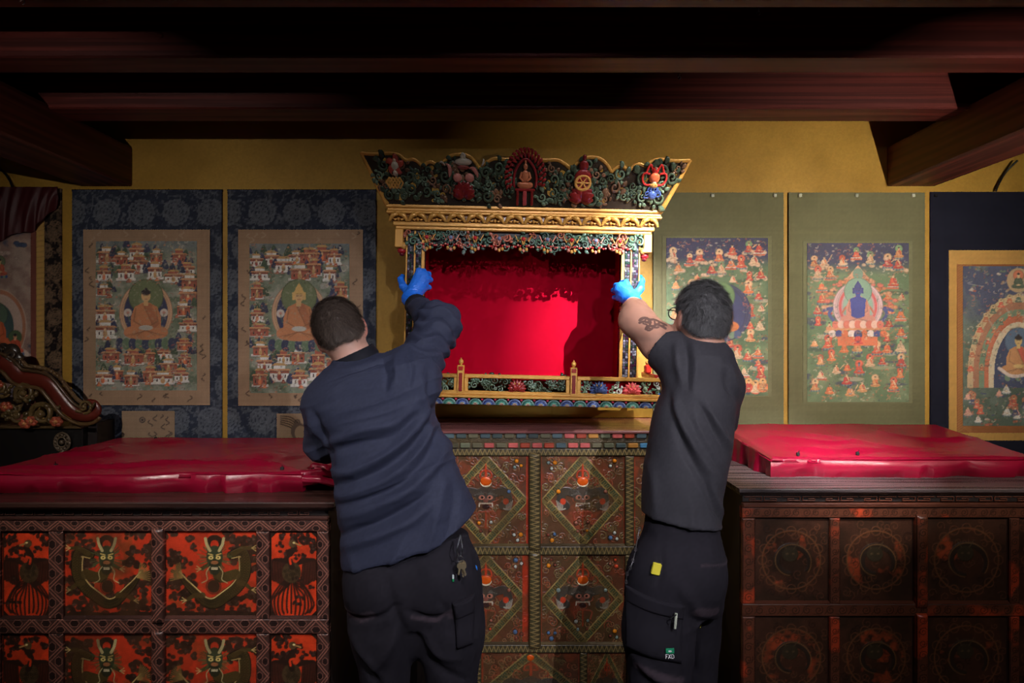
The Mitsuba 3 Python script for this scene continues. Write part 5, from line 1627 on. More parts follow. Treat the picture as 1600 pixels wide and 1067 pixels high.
BR = S(92, 74, 44)
for px, py, r, a0, s_ in ((45, 613, 17, .4, 1), (22, 640, 13, 1, -1), (33, 648, 12, 3, 1), (72, 646, 20, .2, 1), (8, 606, 14, 2, 1), (-20, 610, 18, 1, -1), (-12, 642, 16, 3, 1), (-50, 630, 20, 0, 1), (138, 634, 11, 2, -1)):
    o = [tvol(px, py, r, a0, s_, BR * tr.uniform(.8, 1.3)), col(ball(tx(px, py, TD - .035), (r * TK * .3,) * 3, 1), BR * 1.2)]
    for i in range(7):
        a = tr.uniform(0, 6.28)
        c0 = tx(px + r * .95 * math.cos(a), py + r * .95 * math.sin(a), TD - .02)
        t = np.linspace(0, 1, 7); L = r * .7 * TK
        p = c0 + np.stack([L * t * np.cos(a + t), -.012 * np.sin(t * 3), L * t * np.sin(a + t)], -1)
        o.append(col(tube(p, L * .28 * np.sin(np.clip(t * .85 + .12, 0, 1) * math.pi) + .001, 6), BR * tr.uniform(.6, 1.2)))
    put('volute', cat_(o), 'm_carved', thr, True)
for px, py in ((4, 600), (58, 656), (96, 657), (18, 634), (48, 660), (-30, 655)):
    o = [col(ball(tx(px + 6 * math.cos(a), py + 4.5 * math.sin(a), TD - .035), (.014, .010, .012), 1), S(176, 84, 58) * tr.uniform(.6, 1)) for a in np.arange(6) * 1.05] + [col(ball(tx(px, py, TD - .04), (.010, .01, .01), 1), S(190, 130, 80))]
    put('carved_flower', cat_(o), 'm_carved', thr, True, label='pinkish carved flower')
o = [col(ball(tx(20 + a, 550 + b, TD - .01), (r * TK, r * TK * .5, r * TK), 2), S(46, 38, 32) * tr.uniform(.7, 1.2)) for a, b, r in ((0, 0, 14), (8, 10, 12), (-12, -6, 9), (14, 20, 8), (-8, 8, 12), (-26, -2, 9))] + [tvol(24, 554, 10, 1, 1, S(60, 48, 36)), tvol(8, 546, 8, 3, -1, S(52, 42, 34)), tvol(33, 566, 7, 0, 1, S(66, 52, 36))]
put('carved_creature', cat_(o), 'm_carved', thr, True, label='dark carved scroll head')
o = [tube([tx(98 + 12 * math.cos(t), 690 + 14 * math.sin(t), TD - .004) for t in np.linspace(0, 2 * math.pi, 25)], .006, 6), tube([tx(98 + 7 * math.cos(t), 690 + 8 * math.sin(t), TD - .008) for t in np.linspace(0, 2 * math.pi, 21)], .005, 6), ball(tx(98, 690, TD - .006), (.012, .012, .012), 1)]
o += [ball(tx(98 + 10 * math.cos(t), 690 + 11 * math.sin(t), TD - .008), (.007, .006, .007), 1) for t in np.arange(12) * math.pi / 6] + [tube([tx(98, 702, TD), tx(98, 716, TD)], [.012, .018], 8)]
put('rosette', col(cat_(o), S(88, 74, 58)), 'm_carved', thr, True)
# ================================================================ the two men
HS = .94
def unit(a):
    a = np.asarray(a, float)
    return a / np.linalg.norm(a)


def frame(f, u):
    f = unit(f); r = unit(np.cross(f, u)); u = np.cross(r, f)
    return np.stack([r, f, u], -1)


def add_head(F, c, R, neck):
    L = lambda x, y, z: c + R @ np.array([x, y, z]) * HS
    F.ell(L(0, -.008, .030), np.array((.074, .094, .086)) * HS, R, .02)
    F.ell(L(0, .020, -.020), np.array((.066, .070, .080)) * HS, R, .03)
    F.ell(L(0, .045, -.070), np.array((.046, .042, .036)) * HS, R, .03)
    F.ell(L(0, .072, -.090), np.array((.022, .018, .018)) * HS, R, .02)
    F.cone(L(0, .082, .020), L(0, .104, -.020), .008, .013, .012)               # nose
    F.ell(L(0, .084, -.052), np.array((.024, .012, .012)) * HS, R, .01)                          # mouth
    for s in (-1, 1):
        F.ell(L(s * .030, .074, .030), np.array((.026, .014, .010)) * HS, R, .012)             # brows
        F.ell(L(s * .040, .062, -.020), np.array((.022, .020, .020)) * HS, R, .02)             # cheeks
        F.ell(L(s * .080, -.006, -.004), (.009, .021, .032), R @ trimesh.transformations.euler_matrix(0.25, 0, s * .35)[:3, :3], .006)
        F.ell(L(s * .078, .004, -.024), np.array((.008, .012, .014)) * HS, R, .006)
    F.cone(neck, L(0, -.026, -.055), .066, .056, .035)


def hair_mesh(c, R, grow, seed, low=-.058, dark=S(58, 46, 40), light=S(140, 122, 110), n=22000, length=.017, tuft=.006):
    F = Field(c - .15, c + .15, .0035, .03)
    L = lambda x, y, z: c + R @ np.array([x, y, z])
    F.ell(L(0, -.010, .030), np.array((.074 + grow, .094 + grow, .086 + grow)) * HS, R, .02)
    F.ell(L(0, -.035, -.012), np.array((.064 + grow, .066 + grow * .8, .062)) * HS, R, .03)
    nn = unit(R @ np.array([0, .78, -1.0]))
    F.cut(L(0, .0, .004), nn)
    F.cut(L(0, 0, low), R @ np.array([0, 0, -1.0]))
    for s in (-1, 1):                                                            # round the ears
        E = Field(c - .15, c + .15, .0035, .03)
        F.F = np.maximum(F.F, -sphere_field(F, L(s * .088, .006, -.012), .034))
    v, f = F.mesh(2)
    nrm = vnormals(v, f)
    v = v + nrm * (.0022 * (meshkit.fbm(v * 160, 2, seed) - .5) + tuft * (meshkit.fbm(v * 38, 2, seed + 1) - .5))[:, None]
    m = meshkit.fbm(v * 130, 2, seed + 2)
    cols = dark * (1 - m[:, None] * .5) + light * (m[:, None] * .5)
    rng = np.random.default_rng(seed)
    a = np.cross(v[f[:, 1]] - v[f[:, 0]], v[f[:, 2]] - v[f[:, 0]]); ar = np.linalg.norm(a, axis=1)
    pick = rng.choice(len(f), n, p=ar / ar.sum())
    w = rng.dirichlet((1, 1, 1), n)
    base = (v[f[pick]] * w[..., None]).sum(1); nb = a[pick] / ar[pick][:, None]
    down = -R[:, 2] * 1.0 - R[:, 1] * .25 + rng.normal(0, .38, (n, 3))
    t = down - nb * (down * nb).sum(1, keepdims=True); t /= np.linalg.norm(t, axis=1, keepdims=True) + 1e-9
    t = t * .85 + nb * .5
    Ln = length * rng.uniform(.6, 1.3, n)[:, None]
    side = np.cross(t, nb); side /= np.linalg.norm(side, axis=1, keepdims=True) + 1e-9
    p0, p1, p2 = base - side * .0006, base + side * .0006, base + t * Ln
    sv = np.stack([p0, p1, p2], 1).reshape(-1, 3)
    q = rng.random(n)[:, None] ** 2
    sc = np.repeat(dark * (1 - q) + light * q, 3, 0)
    return cat_([(v, f, cols), (sv, np.arange(3 * n).reshape(-1, 3), sc)])


def sphere_field(F, c, r):
    x, y, z = np.meshgrid(*F.ax, indexing='ij', sparse=True)
    return (np.sqrt((x - c[0]) ** 2 + (y - c[1]) ** 2 + (z - c[2]) ** 2) - r).astype(np.float32)


def folds(v, f, strokes, D, back=True, extra=0.0, seed=0, reach=.35):
    n = vnormals(v, f)
    px, py = 800 + v[:, 0] * FOC / D, 533 - (v[:, 2] - CAMZ) * FOC / D
    d = np.zeros(len(v))
    for pts, A, s in strokes:
        q, t = polydist(px, py, smooth_path(pts, 4))
        d += 1.5 * A * np.exp(-(q / s) ** 2) * np.sin(np.clip(t * .9 + .05, 0, 1) * math.pi) ** .6
    if back:
        d *= np.clip((reach - n[:, 1]) / .4, 0, 1)
    if extra:
        d += extra * (meshkit.fbm(v * [14, 14, 9], 3, seed) - .5)
    return v + n * d[:, None]


def surf_y(v, p, r=.012):
    m = np.hypot(v[:, 0] - p[0], v[:, 2] - p[2]) < r
    return v[m, 1].min() if m.any() else p[1]


def glove(name, parent, wrist, knuckles, bend, thumb, cuff, seed, label):
    """knuckles: four points; bend: four lists of further finger joints; thumb: its joints"""
    allp = np.vstack([[wrist, cuff], knuckles, *bend, thumb])
    F = Field(allp.min(0) - .04, allp.max(0) + .04, .0026, .03)
    for kq, r in zip(knuckles, (.0135, .014, .0135, .012)):
        F.cone(wrist, kq, .026, r, .014)
    mid = np.mean(knuckles, 0)
    F.cone((np.asarray(wrist) + mid) / 2, mid, .024, .018, .02)
    F.cone(wrist, cuff, .029, .033, .012)
    fl = .03
    for kq, bq, r in zip(knuckles, bend, (.0112, .0116, .011, .0098)):
        G = Field(F.lo, F.lo + (np.array(F.F.shape) - 1) * F.h, F.h, .03)
        F.chain([kq, *bq], [r * 1.1, r, r * .95, r * .85][:len(bq) + 1], .005)
    F.chain(thumb, [.019, .0145, .0118, .0098][:len(thumb)], .008)
    v, f = F.mesh(2)
    n = vnormals(v, f)
    w = meshkit.fbm(v * [70, 70, 120], 2, seed)
    v = v + n * (.0016 * (w - .5) + .0012 * (abs(w - .5) < .05))[:, None]
    return put(name, (v, f), 'm_glove', parent, True, label=label)


def shoe(parent, ankle, toe_dir, seed):
    a = np.asarray(ankle); t = unit([toe_dir[0], toe_dir[1], 0])
    F = Field(a + [-.22, -.22, -.16], a + [.22, .3, .1], .008)
    h = np.array([a[0], a[1], .045]) - t * .04
    F.cone(h, np.array([a[0], a[1], .05]) + t * .16, .044, .040, .03); F.cone(a + [0, 0, .02], h + [0, 0, .02], .05, .045, .04); F.cone(np.array([a[0], a[1], .06]) + t * .05, np.array([a[0], a[1], .045]) + t * .17, .045, .034, .03)
    F.cut((0, 0, 0.003), (0, 0, -1))
    put('shoe', F.mesh(1), 'm_shoe', parent, True)


# ---------------------------------------------------------------- the man in the navy shirt
D1 = 2.27
man = thing('person', 'man in a dark navy shirt and blue gloves leaning left, holding the left post', 'person')
H1, R1 = P(533, 521, 2.30), frame((-.13, .93, -.22), (-.40, .10, .90))
NB1 = P(568, 580, 2.27)
SHR, ELR, WRR = P(644, 588, 2.27), P(686, 509, 2.44), P(651, 477, 2.73)
SHL, ELL, WRL = P(515, 630, 2.27), P(507, 690, 2.36), P(575, 676, 2.66)
HIPL, KNL, ANL = P(600, 905, 2.25), P(602, 1095, 2.22), P(578, 1290, 2.30)
HIPR, KNR, ANR = P(693, 900, 2.25), P(706, 1095, 2.24), P(706, 1292, 2.32)
ANL[2] = ANR[2] = .09
F = Field([-.80, 2.02, .02], [-.10, 2.92, 1.80], .0075)
add_head(F, H1, R1, NB1)
F.loft([(P(0, 900, D1)[2], P(645, 0, D1)[0], 2.25, .165, .105), (P(0, 780, D1)[2], P(630, 0, D1)[0], 2.26, .135, .09), (P(0, 690, D1)[2], P(600, 0, D1)[0], 2.27, .14, .085), (P(0, 610, D1)[2], P(580, 0, D1)[0], 2.27, .11, .065)], .04)
F.cone(SHL, NB1 + [0, 0, -.02], .05, .045, .05); F.cone(SHR, NB1 + [0, 0, -.02], .05, .045, .05)
for sh, el, wr in ((SHR, ELR, WRR), (SHL, ELL, WRL)):
    F.chain([sh, el, wr, wr + unit(wr - el) * .07], [.055, .042, .027, .022], .03)
for hp, kn, an in ((HIPL, KNL, ANL), (HIPR, KNR, ANR)):
    F.chain([hp, kn, an], [.08, .048, .038], .04)
v, f = F.mesh(3)
v = v + vnormals(v, f) * .001
lc = (v - H1) @ R1
skin = np.tile(S(206, 158, 138), (len(v), 1)) * (.94 + .12 * meshkit.fbm(v * 60, 2, 3))[:, None]
ear = np.exp(-((abs(lc[:, 0]) - .084) / .014) ** 2 - (lc[:, 2] / .045) ** 2 - ((lc[:, 1] + .004) / .035) ** 2)
skin = skin * (1 - .6 * ear[:, None]) + S(214, 110, 96) * (.6 * ear[:, None])
stub = np.clip(1 - abs(lc[:, 2] + .062) / .03, 0, 1) * (np.hypot(lc[:, 0], lc[:, 1]) < .11)
skin = skin * (1 - .3 * stub[:, None]) + S(120, 92, 80) * (.3 * stub[:, None])
for s in (-1, 1):
    e = np.exp(-(np.linalg.norm(lc - [s * .031, .092, .012], axis=1) / .009) ** 2); skin = skin * (1 - e[:, None]) + S(60, 44, 40) * e[:, None]
e = np.exp(-((lc[:, 0] / .022) ** 2 + ((lc[:, 2] + .052) / .007) ** 2) - np.clip(.07 - lc[:, 1], 0, 1) * 99); skin = skin * (1 - .7 * e[:, None]) + S(170, 90, 84) * (.7 * e[:, None])
put('body', (v, f), 'm_skin', man, True, color=np.clip(skin, 0, 1))
put('hair', hair_mesh(H1, R1, .0075, 5, -.050), 'm_hair', man, True, label='short brown hair')


def row(y, xl, xr, D, ry, yc=None):
    return (P(0, y, D)[2], P((xl + xr) / 2, 0, D)[0], D if yc is None else yc, (xr - xl) / 2 * D / FOC, ry)


F = Field([-.80, 1.98, .68], [-.03, 2.86, 1.86], .006)
F.loft([row(930, 545, 752, D1, .150, 2.24), row(890, 540, 758, D1, .150, 2.24), row(845, 536, 762, D1, .145, 2.245), row(800, 531, 749, D1, .138, 2.25), row(760, 527, 730, D1, .130, 2.25), row(720, 520, 709, D1, .125, 2.255), row(680, 511, 694, D1, .122, 2.26), row(640, 504, 680, D1, .118, 2.26), row(605, 510, 660, D1, .100, 2.265), row(585, 520, 640, D1, .085, 2.27)], .045, 2.2)
F.cone(SHL, P(545, 592, 2.27), .078, .070, .06); F.cone(SHR, P(580, 586, 2.27), .076, .072, .06)
F.cone(P(540, 625, 2.235), P(632, 612, 2.235), .083, .083, .06)
F.chain([SHR, ELR, WRR + unit(ELR - WRR) * .025], [.080, .063, .043], .045)
F.chain([SHL, ELL, WRL], [.074, .058, .042], .045)
F.cone(P(560, 588, 2.27), P(557, 574, 2.275), .076, .070, .02)
a, b, c_ = P(545, 898, 2.12), P(690, 852, 2.12), P(757, 796, 2.12)
for p0, p1 in ((a, b), (b, c_)):
    d = p1 - p0; F.cut(p0, (d[2], 0, -d[0]))
v, f = F.mesh(3)
ST = [([(516, 690), (545, 677), (580, 663), (622, 655), (652, 632)], .010, 9), ([(516, 704), (548, 692), (588, 680), (628, 670), (655, 648)], -.009, 9),
      ([(528, 738), (568, 722), (615, 700), (652, 668), (676, 630)], .012, 9), ([(530, 752), (572, 737), (620, 714), (660, 680), (682, 640)], -.011, 8),
      ([(536, 768), (581, 752), (622, 732), (662, 696), (686, 650)], .010, 8), ([(538, 780), (590, 764), (632, 744), (672, 708), (690, 668)], -.009, 8),
      ([(548, 796), (605, 774), (652, 748), (690, 712), (700, 680)], .012, 9), ([(541, 826), (571, 811), (605, 797), (648, 775), (680, 752)], -.016, 9), ([(546, 842), (580, 826), (615, 812), (660, 790), (690, 762)], .010, 10),
      ([(674, 575), (677, 610), (683, 650), (690, 700)], -.010, 7), ([(664, 585), (668, 620), (676, 660)], .008, 7), ([(686, 600), (694, 650), (704, 700), (722, 760)], .008, 8),
      ([(700, 740), (690, 790), (672, 850)], .007, 9), ([(716, 745), (712, 790), (700, 838)], -.006, 9), ([(650, 800), (630, 850), (610, 886)], .006, 12), ([(560, 850), (575, 876), (600, 890)], .005, 10),
      ([(524, 593), (560, 580), (600, 566), (620, 560)], -.005, 2.5), ([(522, 596), (560, 584), (602, 570)], .004, 3),
      ([(603, 560), (612, 580), (614, 600)], -.007, 5), ([(622, 556), (628, 582), (622, 604)], .007, 6), ([(640, 548), (650, 575), (648, 602)], -.006, 5),
      ([(505, 640), (520, 680), (528, 720)], -.008, 7), ([(492, 640), (500, 665), (520, 690)], .007, 7), ([(486, 660), (500, 690), (510, 716)], -.008, 6)]
ST = [(a_, b_, c_ * .78) for a_, b_, c_ in ST]
v = folds(v, f, ST, D1, True, .006, 4)
n = vnormals(v, f)
al_, be_ = v[:, 0] * .91 + v[:, 2] * .42, -v[:, 0] * .42 + v[:, 2] * .91
w_ = meshkit.fbm(np.stack([al_ * 4.5, be_ * 24 + 3 * al_, v[:, 1] * 4], -1), 2, 41)
v = v + n * (.0065 * ((1 - abs(2 * w_ - 1)) ** 4 - .3) * np.clip((.4 - n[:, 1]) / .4, 0, 1) * np.clip((v[:, 2] - 1.02) / .15, .15, 1))[:, None]
# creases across the raised sleeve
ax_ = unit(WRR - ELR); tt = (v - ELR) @ ax_; near = np.linalg.norm(v - ELR - np.clip(tt, 0, .3)[:, None] * ax_, axis=1) < .12
n = vnormals(v, f)
v = v + n * (near * np.exp(-((tt - .03) / .12) ** 2) * .008 * np.sin(tt * 120 + 6 * v[:, 0] * 10))[:, None]
ax2 = unit(ELR - SHR); t2 = (v - SHR) @ ax2; near2 = (np.linalg.norm(v - SHR - np.clip(t2, 0, .26)[:, None] * ax2, axis=1) < .12) & (t2 > .04)
v = v + n * (near2 * .006 * np.sin(t2 * 75 + v[:, 2] * 30 + 1.5 * np.sin(v[:, 0] * 60)))[:, None]
sc_ol = np.tile(S(49, 52, 70), (len(v), 1)) * (.93 + .14 * np.random.default_rng(2).random(len(v)))[:, None]
put('shirt', (v, f), 'm_shirt', man, True, color=sc_ol, label='dark navy shirt')
shirt1 = v
# collar and cuff
ax_c = unit(H1 + R1 @ np.array([0, -.03, -.06]) - P(560, 580, 2.27))
cc0 = P(556, 563, 2.275)
e1 = unit(np.cross(ax_c, [0, 1, 0])); e2 = np.cross(ax_c, e1)
th = np.linspace(0, 2 * math.pi, 49)[:-1]
ring_ = lambda r, h: cc0 + e1 * 0 + np.stack([r * np.cos(th)] * 3, -1) * e1 + np.stack([r * .98 * np.sin(th)] * 3, -1) * e2 + ax_c * h
prof_ = [(.076, -.014), (.079, .0), (.074, .018), (.070, .028), (.066, .027), (.068, .015), (.068, -.01)]
rv = np.vstack([ring_(r, h) for r, h in prof_]); m_ = len(th); kk = len(prof_)
i, j = np.meshgrid(np.arange(kk), np.arange(m_), indexing='ij')
q = np.stack([i * m_ + j, i * m_ + (j + 1) % m_, ((i + 1) % kk) * m_ + (j + 1) % m_, ((i + 1) % kk) * m_ + j], -1).reshape(-1, 4)
put('collar', (rv, np.vstack([q[:, [0, 1, 2]], q[:, [0, 2, 3]]]), np.tile(S(26, 26, 33), (len(rv), 1))), 'm_shirt', man, True, label='black stand collar')
ca = unit(WRR - ELR)
put('cuff', col(tube([WRR - ca * .05, WRR - ca * .02, WRR + ca * .004, WRR + ca * .010], [.045, .047, .046, .036], 20), S(30, 30, 38)), 'm_shirt', man, True, label='black cuff')
# gloves
kn = [P(655, 423, 2.852), P(663, 428, 2.854), P(666, 437, 2.856), P(664, 449, 2.852)]
bd = [[k_ + [.012, .036, .004], k_ + [.004, .072, .004], k_ + [-.022, .084, .0]] for k_ in kn]
glove('glove', man, P(641, 466, 2.80), kn, bd, [P(640, 458, 2.83), P(630, 447, 2.852), P(626, 436, 2.885), P(629, 431, 2.915)], WRR, 7, 'blue glove')
hl = P(612, 646, 2.80)
kn = [hl + [.02, .03, .03], hl + [.045, .03, .02], hl + [.06, .02, 0], hl + [.06, .01, -.02]]
glove('glove', man, WRL + [.01, .05, .01], kn, [[k_ + [.015, .02, .02], k_ + [.012, .04, .03]] for k_ in kn], [WRL + [.01, .07, .03], hl + [-.02, .02, .04], hl + [-.01, .04, .06]], WRL, 8, 'blue glove')


# trousers
def trousers(parent, F, strokes, D, seed, panels):
    v, f = F.mesh(3)
    v = folds(v, f, strokes, D, True, .009, seed, .6)
    px, py = 800 + v[:, 0] * FOC / D, 533 - (v[:, 2] - CAMZ) * FOC / D
    c = np.tile(S(37, 34, 40), (len(v), 1))
    for pts, wd in panels:
        q, t = polydist(px, py, pts)
        m = np.clip((wd - q) / 2, 0, 1)[:, None]
        c = c * (1 - m) + S(62, 52, 58) * m
    c *= (.9 + .2 * np.random.default_rng(seed).random(len(v)))[:, None]
    put('trousers', (v, f), 'm_fabric', parent, True, color=c, label='black work trousers')
    return v


F = Field([-.74, 1.95, .02], [-.04, 2.52, 1.02], .0075)
F.loft([row(960, 556, 742, D1, .115, 2.25), row(920, 545, 748, D1, .128, 2.24), row(880, 546, 745, D1, .122, 2.245), row(840, 552, 735, D1, .112, 2.25), row(795, 556, 725, D1, .108, 2.25)], .04, 2.3)
F.ell(P(600, 915, 2.18), (.098, .085, .10), k=.05); F.ell(P(685, 908, 2.18), (.098, .085, .10), k=.05)
F.chain([HIPL, P(604, 985, 2.23), KNL, ANL + [0, 0, .03]], [.116, .108, .066, .062], .04)
F.chain([HIPR, P(704, 985, 2.23), KNR, ANR + [0, 0, .03]], [.112, .100, .076, .066], .04)
F.cut((0, 0, .05), (0, 0, -1)); F.cut(P(640, 800, 2.2), (0, 0, 1))
v1 = trousers(man, F, [([(545, 945), (570, 942), (610, 932), (640, 915)], -.008, 5), ([(650, 925), (680, 936), (705, 932)], -.008, 5), ([(620, 880), (632, 930), (645, 980), (648, 1040)], -.012, 7), ([(560, 970), (590, 1000), (612, 1040)], .008, 8), ([(640, 940), (620, 980), (600, 1010)], .008, 8), ([(575, 1000), (600, 1030), (610, 1067)], -.008, 8),
                      ([(670, 960), (690, 990), (720, 1000)], .007, 7), ([(672, 1000), (700, 1020), (735, 1040)], -.007, 7), ([(690, 900), (708, 930), (712, 960)], -.005, 4)], D1, 3, [([(548, 938), (575, 940), (595, 930)], 8), ([(655, 935), (690, 940), (702, 930)], 4), ([(712, 930), (735, 938)], 9)])
p0 = P(730, 965, 2.2)


def patch_pocket(parent, vv, corners, D, bulge, name='cargo_pocket', colr=S(36, 33, 39), nu=14, nv=14):
    """a pocket sewn on the cloth: a curved plate that follows the leg's surface"""
    c = [np.array(q, float) for q in corners]                       # px: upper left, upper right, lower right, lower left
    U, V = np.meshgrid(np.linspace(0, 1, nu), np.linspace(0, 1, nv))
    pp = (1 - V[..., None]) * ((1 - U[..., None]) * c[0] + U[..., None] * c[1]) + V[..., None] * ((1 - U[..., None]) * c[3] + U[..., None] * c[2])
    w = np.array([[P(*pp[i, j], D) for j in range(nu)] for i in range(nv)])
    y = np.array([[surf_y(vv, w[i, j], .013) for j in range(nu)] for i in range(nv)])
    from scipy.ndimage import gaussian_filter
    y = gaussian_filter(y, 1.2)
    e = np.clip(np.minimum(np.minimum(U, 1 - U), np.minimum(V, 1 - V)) * 7, 0, 1) ** .5
    fr = w.copy(); fr[..., 1] = y - bulge * (.25 + .75 * e)
    bk = w.copy(); bk[..., 1] = y + .012
    a = fr.reshape(-1, 3); b = bk.reshape(-1, 3)
    i, j = np.meshgrid(np.arange(nv - 1), np.arange(nu - 1), indexing='ij'); q = (i * nu + j).ravel()
    f = np.vstack([np.stack([q, q + nu + 1, q + 1], -1), np.stack([q, q + nu, q + nu + 1], -1)])
    rim = np.concatenate([np.arange(nu), np.arange(1, nv) * nu + nu - 1, (nv - 1) * nu + np.arange(nu - 2, -1, -1), np.arange(nv - 2, 0, -1) * nu])
    r2 = np.roll(rim, -1); n_ = len(a)
    f = np.vstack([f, f[:, ::-1] + n_, np.stack([rim, r2, r2 + n_], -1), np.stack([rim, r2 + n_, rim + n_], -1)])
    return put(name, col((np.vstack([a, b]), f), colr), 'm_fabric', parent, True)


patch_pocket(man, v1, [(710, 945), (741, 938), (740, 1004), (714, 1010)], 2.14, .010)
patch_pocket(man, v1, [(708, 934), (742, 928), (741, 958), (712, 964)], 2.14, .015, 'pocket_flap')
shoe(man, ANL, (-.1, 1), 1); shoe(man, ANR, (.1, 1), 2)
# what hangs from his belt
ky = 2.085
kr = thing('key_ring', 'bunch of keys hanging from the trousers of the man in the navy shirt', 'keys')
q = lambda px, py, dy=0.0: P(px, py, ky) + [0, dy, 0]
put('carabiner', tube(smooth_path([q(719, 838, .02), q(715, 853), q(714, 862), q(718, 869), q(722, 862), q(722, 853), q(719, 840, .02)], 5), .0022, 7), 'm_steel', kr, True)
th = np.linspace(0, 2 * math.pi, 17)
put('split_ring', tube(np.stack([q(719, 872)[0] + .009 * np.cos(th), np.full(17, ky - .004), q(719, 872)[2] + .009 * np.sin(th)], -1), .0012, 6), 'm_steel', kr, True)
for i, (px, py, a, L) in enumerate(((722, 881, .1, 22), (719, 883, -.18, 16), (724, 883, .25, 17))):
    o = rotw(a)
    hd = Point(0, 0).buffer(6.2 if i == 0 else 5).difference(Point(0, 4).buffer(1.2)).union(Polygon([(-1.7, -3), (1.7, -3), (1.7, -L + 4), (.4, -L + 1.5), (-.4, -L + 1.5), (-1.7, -L + 3), (-1.0, -L + 6), (-1.7, -L + 8)]))
    m = extrude(hd, 0, .002)
    vv = m[0].copy(); vv[:, [0, 2]] *= ky / FOC; vv = vv @ o.T + q(px, py) + [0, -.004 * i, 0]
    put('key', (vv, m[1]), 'm_brass', kr)
bt = thing('screwdriver', 'bright blue plastic handle at the hip of the man in the navy shirt', 'tool')
put('handle', cat_([ball(P(741, 889, 2.20), (.010, .010, .016), 2), tube([P(741, 889, 2.20), P(741, 897, 2.20)], .0095, 10)]), 'm_bluetip', bt, True)
put('shaft', tube([P(741, 896, 2.20), P(742, 930, 2.20)], .003, 6), 'm_steel', bt, True)
lt = P(708, 904, 2.1); lt[1] = surf_y(v1, lt, .02) - .003
put('label_tag', cat_([col(rbox(lt[0] - .003, lt[0] + .003, lt[1] - .001, lt[1] + .003, lt[2], lt[2] + .012, .001), S(200, 205, 205)), col(rbox(lt[0] - .003, lt[0] + .003, lt[1] - .001, lt[1] + .003, lt[2] - .009, lt[2], .001), S(30, 130, 80))]), 'm_fabric', man, label='tiny white and green side label')

# ---------------------------------------------------------------- the man in the dark T-shirt
D2 = 2.24
man2 = thing('person', 'man in a charcoal T-shirt, glasses and blue gloves, holding the right post', 'person')
H2, R2 = P(1095, 497, 2.25), frame((-.24, .96, .06), (.04, -.02, 1.0))
NB2 = P(1108, 566, 2.22)
SHL2, ELL2, WRL2 = P(1076, 574, 2.23), P(994, 499, 2.40), P(990, 478, 2.74)
SHR2, ELR2, WRR2 = P(1122, 606, 2.26), P(1110, 700, 2.42), P(1096, 660, 2.66)
HL2, KL2, AL2 = P(1040, 905, 2.20), P(1030, 1100, 2.16), P(1040, 1300, 2.26)
HR2, KR2, AR2 = P(1082, 900, 2.28), P(1088, 1100, 2.34), P(1095, 1300, 2.44)
AL2[2] = AR2[2] = .09
F = Field([.32, 1.98, .02], [.82, 2.90, 1.84], .0065)
add_head(F, H2, R2, NB2)
F.loft([row(890, 1010, 1110, D2, .11), row(780, 1020, 1112, D2, .115), row(690, 1030, 1128, D2, .12), row(610, 1050, 1132, D2, .105)], .04)
F.cone(SHL2, NB2 + [0, 0, -.03], .05, .045, .05); F.cone(SHR2, NB2 + [0, 0, -.03], .05, .045, .05)
F.chain([SHL2, P(1030, 535, 2.31), ELL2, ELL2 * .5 + WRL2 * .5, WRL2, WRL2 + [0, .07, .012]], [.060, .060, .056, .048, .031, .024], .025)
F.chain([SHR2, ELR2, WRR2, WRR2 + unit(WRR2 - ELR2) * .06], [.058, .048, .03, .024], .03)
F.chain([HL2, KL2, AL2], [.078, .048, .038], .04); F.chain([HR2, KR2, AR2], [.072, .044, .038], .04)
v, f = F.mesh(3)
arm = (v[:, 0] < .60) & (v[:, 1] > 2.2) & (v[:, 1] < 2.42) & (v[:, 2] > 1.5)
arm &= (abs(800 + v[:, 0] * FOC / 2.33 - 1016) < 24) & (abs(533 - (v[:, 2] - CAMZ) * FOC / 2.33 - 506) < 14)
fi = np.where(arm[f].all(1) & (vnormals(v, f)[f[:, 0], 1] < .5))[0]
for _ in range(2):
    n0 = len(f)
    v, f = trimesh.remesh.subdivide(v, f, face_index=fi)[:2]
    fi = np.arange(n0 - len(fi), len(f))
lc = (v - H2) @ R2
skin = np.tile(S(190, 140, 118), (len(v), 1)) * (.94 + .12 * meshkit.fbm(v * 60, 2, 5))[:, None]
ear = np.exp(-((abs(lc[:, 0]) - .084) / .014) ** 2 - (lc[:, 2] / .045) ** 2 - ((lc[:, 1] + .004) / .035) ** 2)
skin = skin * (1 - .4 * ear[:, None]) + S(206, 120, 100) * (.4 * ear[:, None])
stub = np.clip(1 - abs(lc[:, 2] + .075) / .035, 0, 1) * (lc[:, 1] > -.01)
skin = skin * (1 - .45 * stub[:, None]) + S(96, 74, 66) * (.45 * stub[:, None])
for s in (-1, 1):
    e = np.exp(-(np.linalg.norm(lc - [s * .031, .092, .012], axis=1) / .009) ** 2); skin = skin * (1 - e[:, None]) + S(50, 38, 36) * e[:, None]
e = np.exp(-((lc[:, 0] / .022) ** 2 + ((lc[:, 2] + .052) / .007) ** 2) - np.clip(.07 - lc[:, 1], 0, 1) * 99); skin = skin * (1 - .7 * e[:, None]) + S(160, 86, 78) * (.7 * e[:, None])
